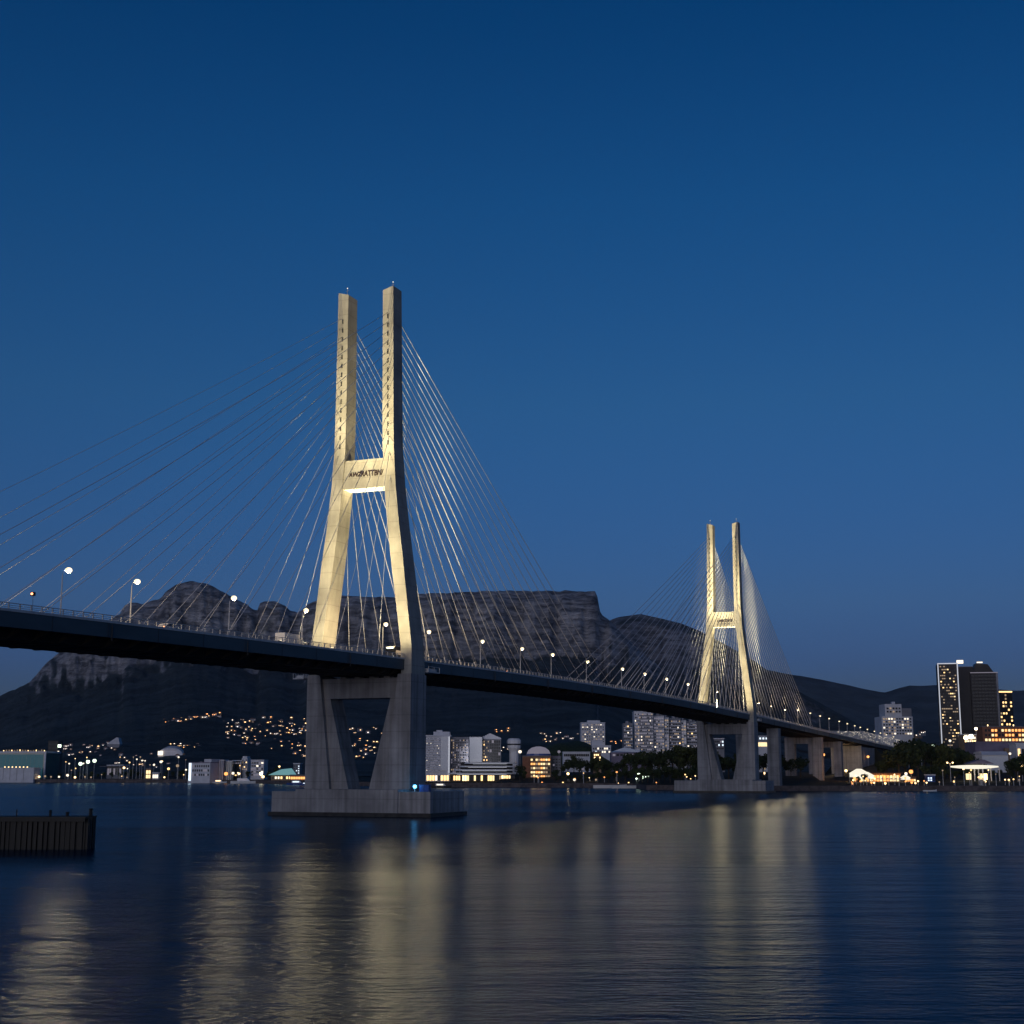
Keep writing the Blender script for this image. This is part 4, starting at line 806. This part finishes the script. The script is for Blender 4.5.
for i,(px,py,r) in enumerate(((639,775,1.1),(644,777.5,1.4),(648,777,.7),(636.5,779,.6))): globe_lamp(px,py,895,'e_green',r,'greenish-white floodlight among the shore trees, %s from the left'%ordn((1,2,3,0)[i]),2500 if i==1 else 0,(.75,1,.7),grp='greenish floodlights among the trees')
# ------------------------------------------------------------------ boats and pontoons
def hull(mb,l,w_,h,mi=0):
    st=[(-l/2,.75,0),(-l*.2,1,0),(l*.2,.95,.0),(l*.4,.55,.15),(l/2,.06,.4)]
    mb.loft([[(x,-w_/2*k*.7,-.3),(x,w_/2*k*.7,-.3),(x,w_/2*k,h+z),(x,-w_/2*k,h+z)] for x,k,z in st],mi)
def boat(px,py,Y,l,label,m='white_p',cab=True,lit='e_lampw',rz=0):
    e=empty('boat',(xat(px,Y,0),Y,0),rz,label,'boat','boats along the far shore'); mb=MB(); hull(mb,l,l*.28,l*.09); mb.build('hull',M[m],e)
    if cab:
        mb=MB(); mb.prism([(-l*.25,l*.09),(l*.22,l*.09),(l*.14,l*.2),(-l*.25,l*.2)],-l*.09,l*.09,'y'); mb.build('cabin',M['white_p'],e)
        mb=MB(); mb.box(-l*.2,l*.1,-l*.1,-l*.092,l*.12,l*.17); mb.build('window',M[lit],e)
        mb=MB(); mb.tube([(0,0,l*.2),(-l*.03,0,l*.42)],.08,4); mb.build('mast',M['rail'],e)
sy=lambda px: shoreY(px)
boat(196,0,sy(196)-12,14,'white motor boat moored at the left end of the lit boat row','white_p'); boat(207,0,sy(207)-14,16,'white motor boat with warm cabin light, second in the lit row'); boat(219,0,sy(219)-12,13,'white motor boat, third in the lit row left of the ferry')
boat(244,0,sy(244)-16,21,'long low white ferry moored before the dark block','white_p',lit='e_dim'); boat(297,0,sy(297)-25,15,'blue work boat just left of the near pier','blue',lit='e_cool'); boat(306,0,sy(306)-30,9,'small blue boat touching the near pier outline','blue',lit='e_cool')
boat(441,0,sy(441)-22,13,'dark moored boat in front of the hotel slab','dark',lit='e_white'); boat(610,0,sy(610)-14,20,'long pale barge with light stripes before the tree belt','white_p',cab=False); boat(627,0,sy(627)-16,18,'long pale barge right of the other striped barge','white_p',cab=False); boat(930,0,sy(930)-12,7,'small open boat off the right quay','white_p',cab=False)
e=empty('buoy',(xat(643.5,838,0),838,0),0,'single white buoy floating off the shore trees','buoy'); mb=MB(); mb.ball((0,0,.6),.9); mb.build('float',M['white_p'],e); mb=MB(); mb.tube([(0,0,1.2),(0,0,2.2)],.12,5); mb.build('topmark',M['e_dim'],e)
# lit promenade strip behind the far left shore
for i,(a,c) in enumerate(((96,142),(62,92),(118,190))): pass
# ------------------------------------------------------------------ light and cabinet on the near pier's footing
e=empty('navigation_light',W(-6,16.3,5.7),BR,'blue navigation light on the right end of the near footing','navigation light'); mb=MB(); mb.tube([(0,0,0),(0,0,.9)],.12,6); mb.build('post',M['rail'],e); mb=MB(); mb.ball((0,0,1.2),.45); mb.build('lens',M['e_blue'],e); light('POINT',(-.9,-.3,1.4),40,(.08,.45,1),e,radius=.3)
e=empty('equipment_cabinet',W(-4.6,18.3,5.7),BR,'blue equipment cabinet right of the navigation light on the near footing','cabinet'); mb=MB(); mb.box(-.6,.6,-1.2,1.2,0,1.5); mb.build('housing',M['blue'],e); mb=MB(); mb.box(-.63,-.6,-.03,.03,.1,1.4); mb.build('door_gap',M['dark'],e); mb=MB(); mb.box(-.7,.7,-1.3,1.3,1.5,1.62); mb.build('lid',M['blue'],e)
# ------------------------------------------------------------------ vehicles on the deck
def vehicle(s,t,kind,label,facing,m='white_p'):
    e=empty(kind,W(s,t,dz(s)+.05),BR+(math.pi if facing<0 else 0),label,{'box_truck':'truck','coach':'bus','parked_car':'car'}.get(kind,'car'),'vehicles on the bridge')
    if kind=='box_truck': Lh,Hh,Wd=8.5,3.6,2.4
    elif kind=='coach': Lh,Hh,Wd=11,3.5,2.5
    else: Lh,Hh,Wd=4.4,1.45,1.8
    mb=MB()
    if kind=='box_truck':
        mb.box(-Lh/2,Lh/2-2.2,-Wd/2,Wd/2,.9,Hh); mb.build('cargo_box',M[m],e); mb=MB(); mb.prism([(Lh/2-2.1,.6),(Lh/2,.6),(Lh/2,1.6),(Lh/2-.5,2.7),(Lh/2-2.1,2.7)],-Wd/2,Wd/2,'y'); mb.build('cab',M[m],e)
        mb=MB(); mb.box(Lh/2-.3,Lh/2-.02,-Wd*.4,Wd*.4,1.75,2.4); mb.build('windscreen',M['glass'],e)
    elif kind=='coach':
        mb.prism([(-Lh/2,.5),(Lh/2,.5),(Lh/2-.1,Hh-.3),(Lh/2-.5,Hh),(-Lh/2,Hh)],-Wd/2,Wd/2,'y'); mb.build('body',M['black' if m=='dark' else m],e)
        mb=MB(); mb.box(-Lh/2+.3,Lh/2-.8,-Wd/2-.02,Wd/2+.02,1.6,2.6); mb.build('window',M['e_dimw'],e); mb=MB(); mb.box(Lh/2-.1,Lh/2+.03,-.9,.9,2.95,3.3); mb.build('destination_panel',M['e_green'],e)
    else:
        mb.prism([(-Lh/2,.35),(Lh/2,.35),(Lh/2,.8),(Lh*.28,.92),(Lh*.12,Hh),(-Lh*.25,Hh),(-Lh*.42,.95),(-Lh/2,.9)],-Wd/2,Wd/2,'y'); mb.build('body',M[m],e)
        mb=MB(); mb.prism([(Lh*.24,.95),(Lh*.11,Hh-.08),(-Lh*.24,Hh-.08),(-Lh*.38,.97)],-Wd/2-.01,Wd/2+.01,'y'); mb.build('window',M['glass'],e)
    for x in (-Lh*.32,Lh*.32):
        for y in (-Wd/2+.12,Wd/2-.12):
            mb=MB(); mb.loft([[(x+.42*math.cos(a*math.pi/5),y+d,.42+.42*math.sin(a*math.pi/5)) for a in range(10)] for d in (-.12,.12)]); mb.build('wheel',M['dark'],e)
    for y in (-Wd*.36,Wd*.36):
        mb=MB(); mb.ball((Lh/2,y,.75 if Lh<6 else .95),.17,6,4); mb.build('headlight',M['e_lamp'],e)
        mb=MB(); mb.ball((-Lh/2,y,.75 if Lh<6 else .95),.12,6,4); mb.build('tail_light',M['e_red'],e)
vehicle(s_at(291,2.5,38),2.5,'box_truck','white box truck on the deck just left of the near tower',1)
vehicle(s_at(386,2,40),6,'coach','dark coach with lit panel on the deck between the tower legs',-1,'dark')
vehicle(-95,9,'car','pale car on the left stretch of the bridge deck',1,'white_p'); vehicle(70,9,'car','dark car on the deck right of the near tower',1,'black'); vehicle(180,-8,'car','blue car on the far lanes at mid-span',-1,'blue'); vehicle(300,9,'car','grey car on the deck before the far tower',1,'grey')
# signal and small sign on the deck
s=s_at(34.5,10.5,40); e=empty('signal_light',W(s,10.5,dz(s)),BR,'small orange signal light on a thin post at the far left of the deck','signal light'); hz_=zat(594,W(s,10.5,0).y)-dz(s); mb=MB(); mb.tube([(0,0,0),(0,0,hz_)],.035,5); mb.build('post',M['dark'],e); mb=MB(); mb.box(-.3,.2,-.28,.28,hz_-.3,hz_+.3); mb.build('housing',M['dark'],e); mb=MB(); mb.ball((-.32,0,hz_),.2); mb.build('lens',M['e_red'],e)
s=9; e=empty('lane_sign',W(5.5,12.2,dz(5)+.2),BR,'small lit white sign on the deck edge right of the near leg','sign'); mb=MB(); mb.tube([(0,0,0),(0,0,3.4)],.06,5); mb.build('post',M['dark'],e); mb=MB(); mb.box(-.06,.06,-.65,.65,1.9,3.6); mb.build('panel',M['dark'],e)
c=bpy.data.curves.new('numeral','FONT'); c.body='6'; c.size=1.9; c.extrude=.03; c.offset=.04; c.align_x='CENTER'; c.resolution_u=3; q=bpy.data.objects.new('tmp',c); col.objects.link(q); bpy.context.view_layer.update(); me=bpy.data.meshes.new_from_object(q.evaluated_get(bpy.context.evaluated_depsgraph_get())); bpy.data.objects.remove(q); me.materials.clear(); me.materials.append(M['e_cool']); o=link('numeral',me,e,(-.1,0,2.1)); o.rotation_euler=(R(90),0,R(-90))
# ------------------------------------------------------------------ foreground jetty
jx1=xat(86.3,200,3); jy=199; jt=4.25
e=empty('timber_jetty',(jx1,jy,0),0,'dark timber-faced jetty in the left foreground water','jetty')
mb=MB(); mb.box(-60,0,.5,5,-2,jt-.05); mb.build('core',M['timber'],e)
mb=MB(); mb.box(-60,.2,-.1,5.2,jt-.05,jt+.15); mb.box(-60,.12,-.22,-.1,jt-.5,jt+.05); mb.build('deck_edge',M['timber'],e)
r=random.Random(3); x=-60
mb=MB()
while x<-.4:
    w_=r.uniform(.35,.6); y=.5-r.uniform(.12,.42); mb.box(x,x+w_,y,.5,-2,jt-.06-r.uniform(0,.5)); x+=w_+r.uniform(.1,.45)
for k in range(7):
    y=.7+k*.6; mb.box(0,.25+r.uniform(0,.12),y,y+.4,-2,jt-.06)
mb.build('fender_piles',M['timber'],e)
for px,py,w2 in ((16.8,809.5,.09),(50.5,810,.2),(67.5,812,.24),(90.8,808.5,.27)):
    x=xat(px,jy+3,5)-jx1; zt=zat(py,jy+3); mb=MB(); mb.tube([(x,3,jt+.1),(x,3,zt-.2),(x,3,zt)],[w2,w2*.9,w2*1.15],8); mb.build('bollard' if w2>.1 else 'post',M['timber'],e)

# ------------------------------------------------------------------ thin evening haze round the whole place
mb=MB(); mb.box(-14500,14500,-500,14500,-8,1500)
hz=mb.build('haze',bpy.data.materials.new('haze')); tag(hz,kind='stuff'); hm=hz.data.materials[0]; hm.use_nodes=True; t=hm.node_tree
t.nodes.remove(t.nodes['Principled BSDF']); v=t.nodes.new('ShaderNodeVolumePrincipled'); v.inputs['Density'].default_value=1.6e-5; v.inputs['Color'].default_value=(.7,.8,.95,1); t.links.new(v.outputs[0],t.nodes['Material Output'].inputs['Volume'])
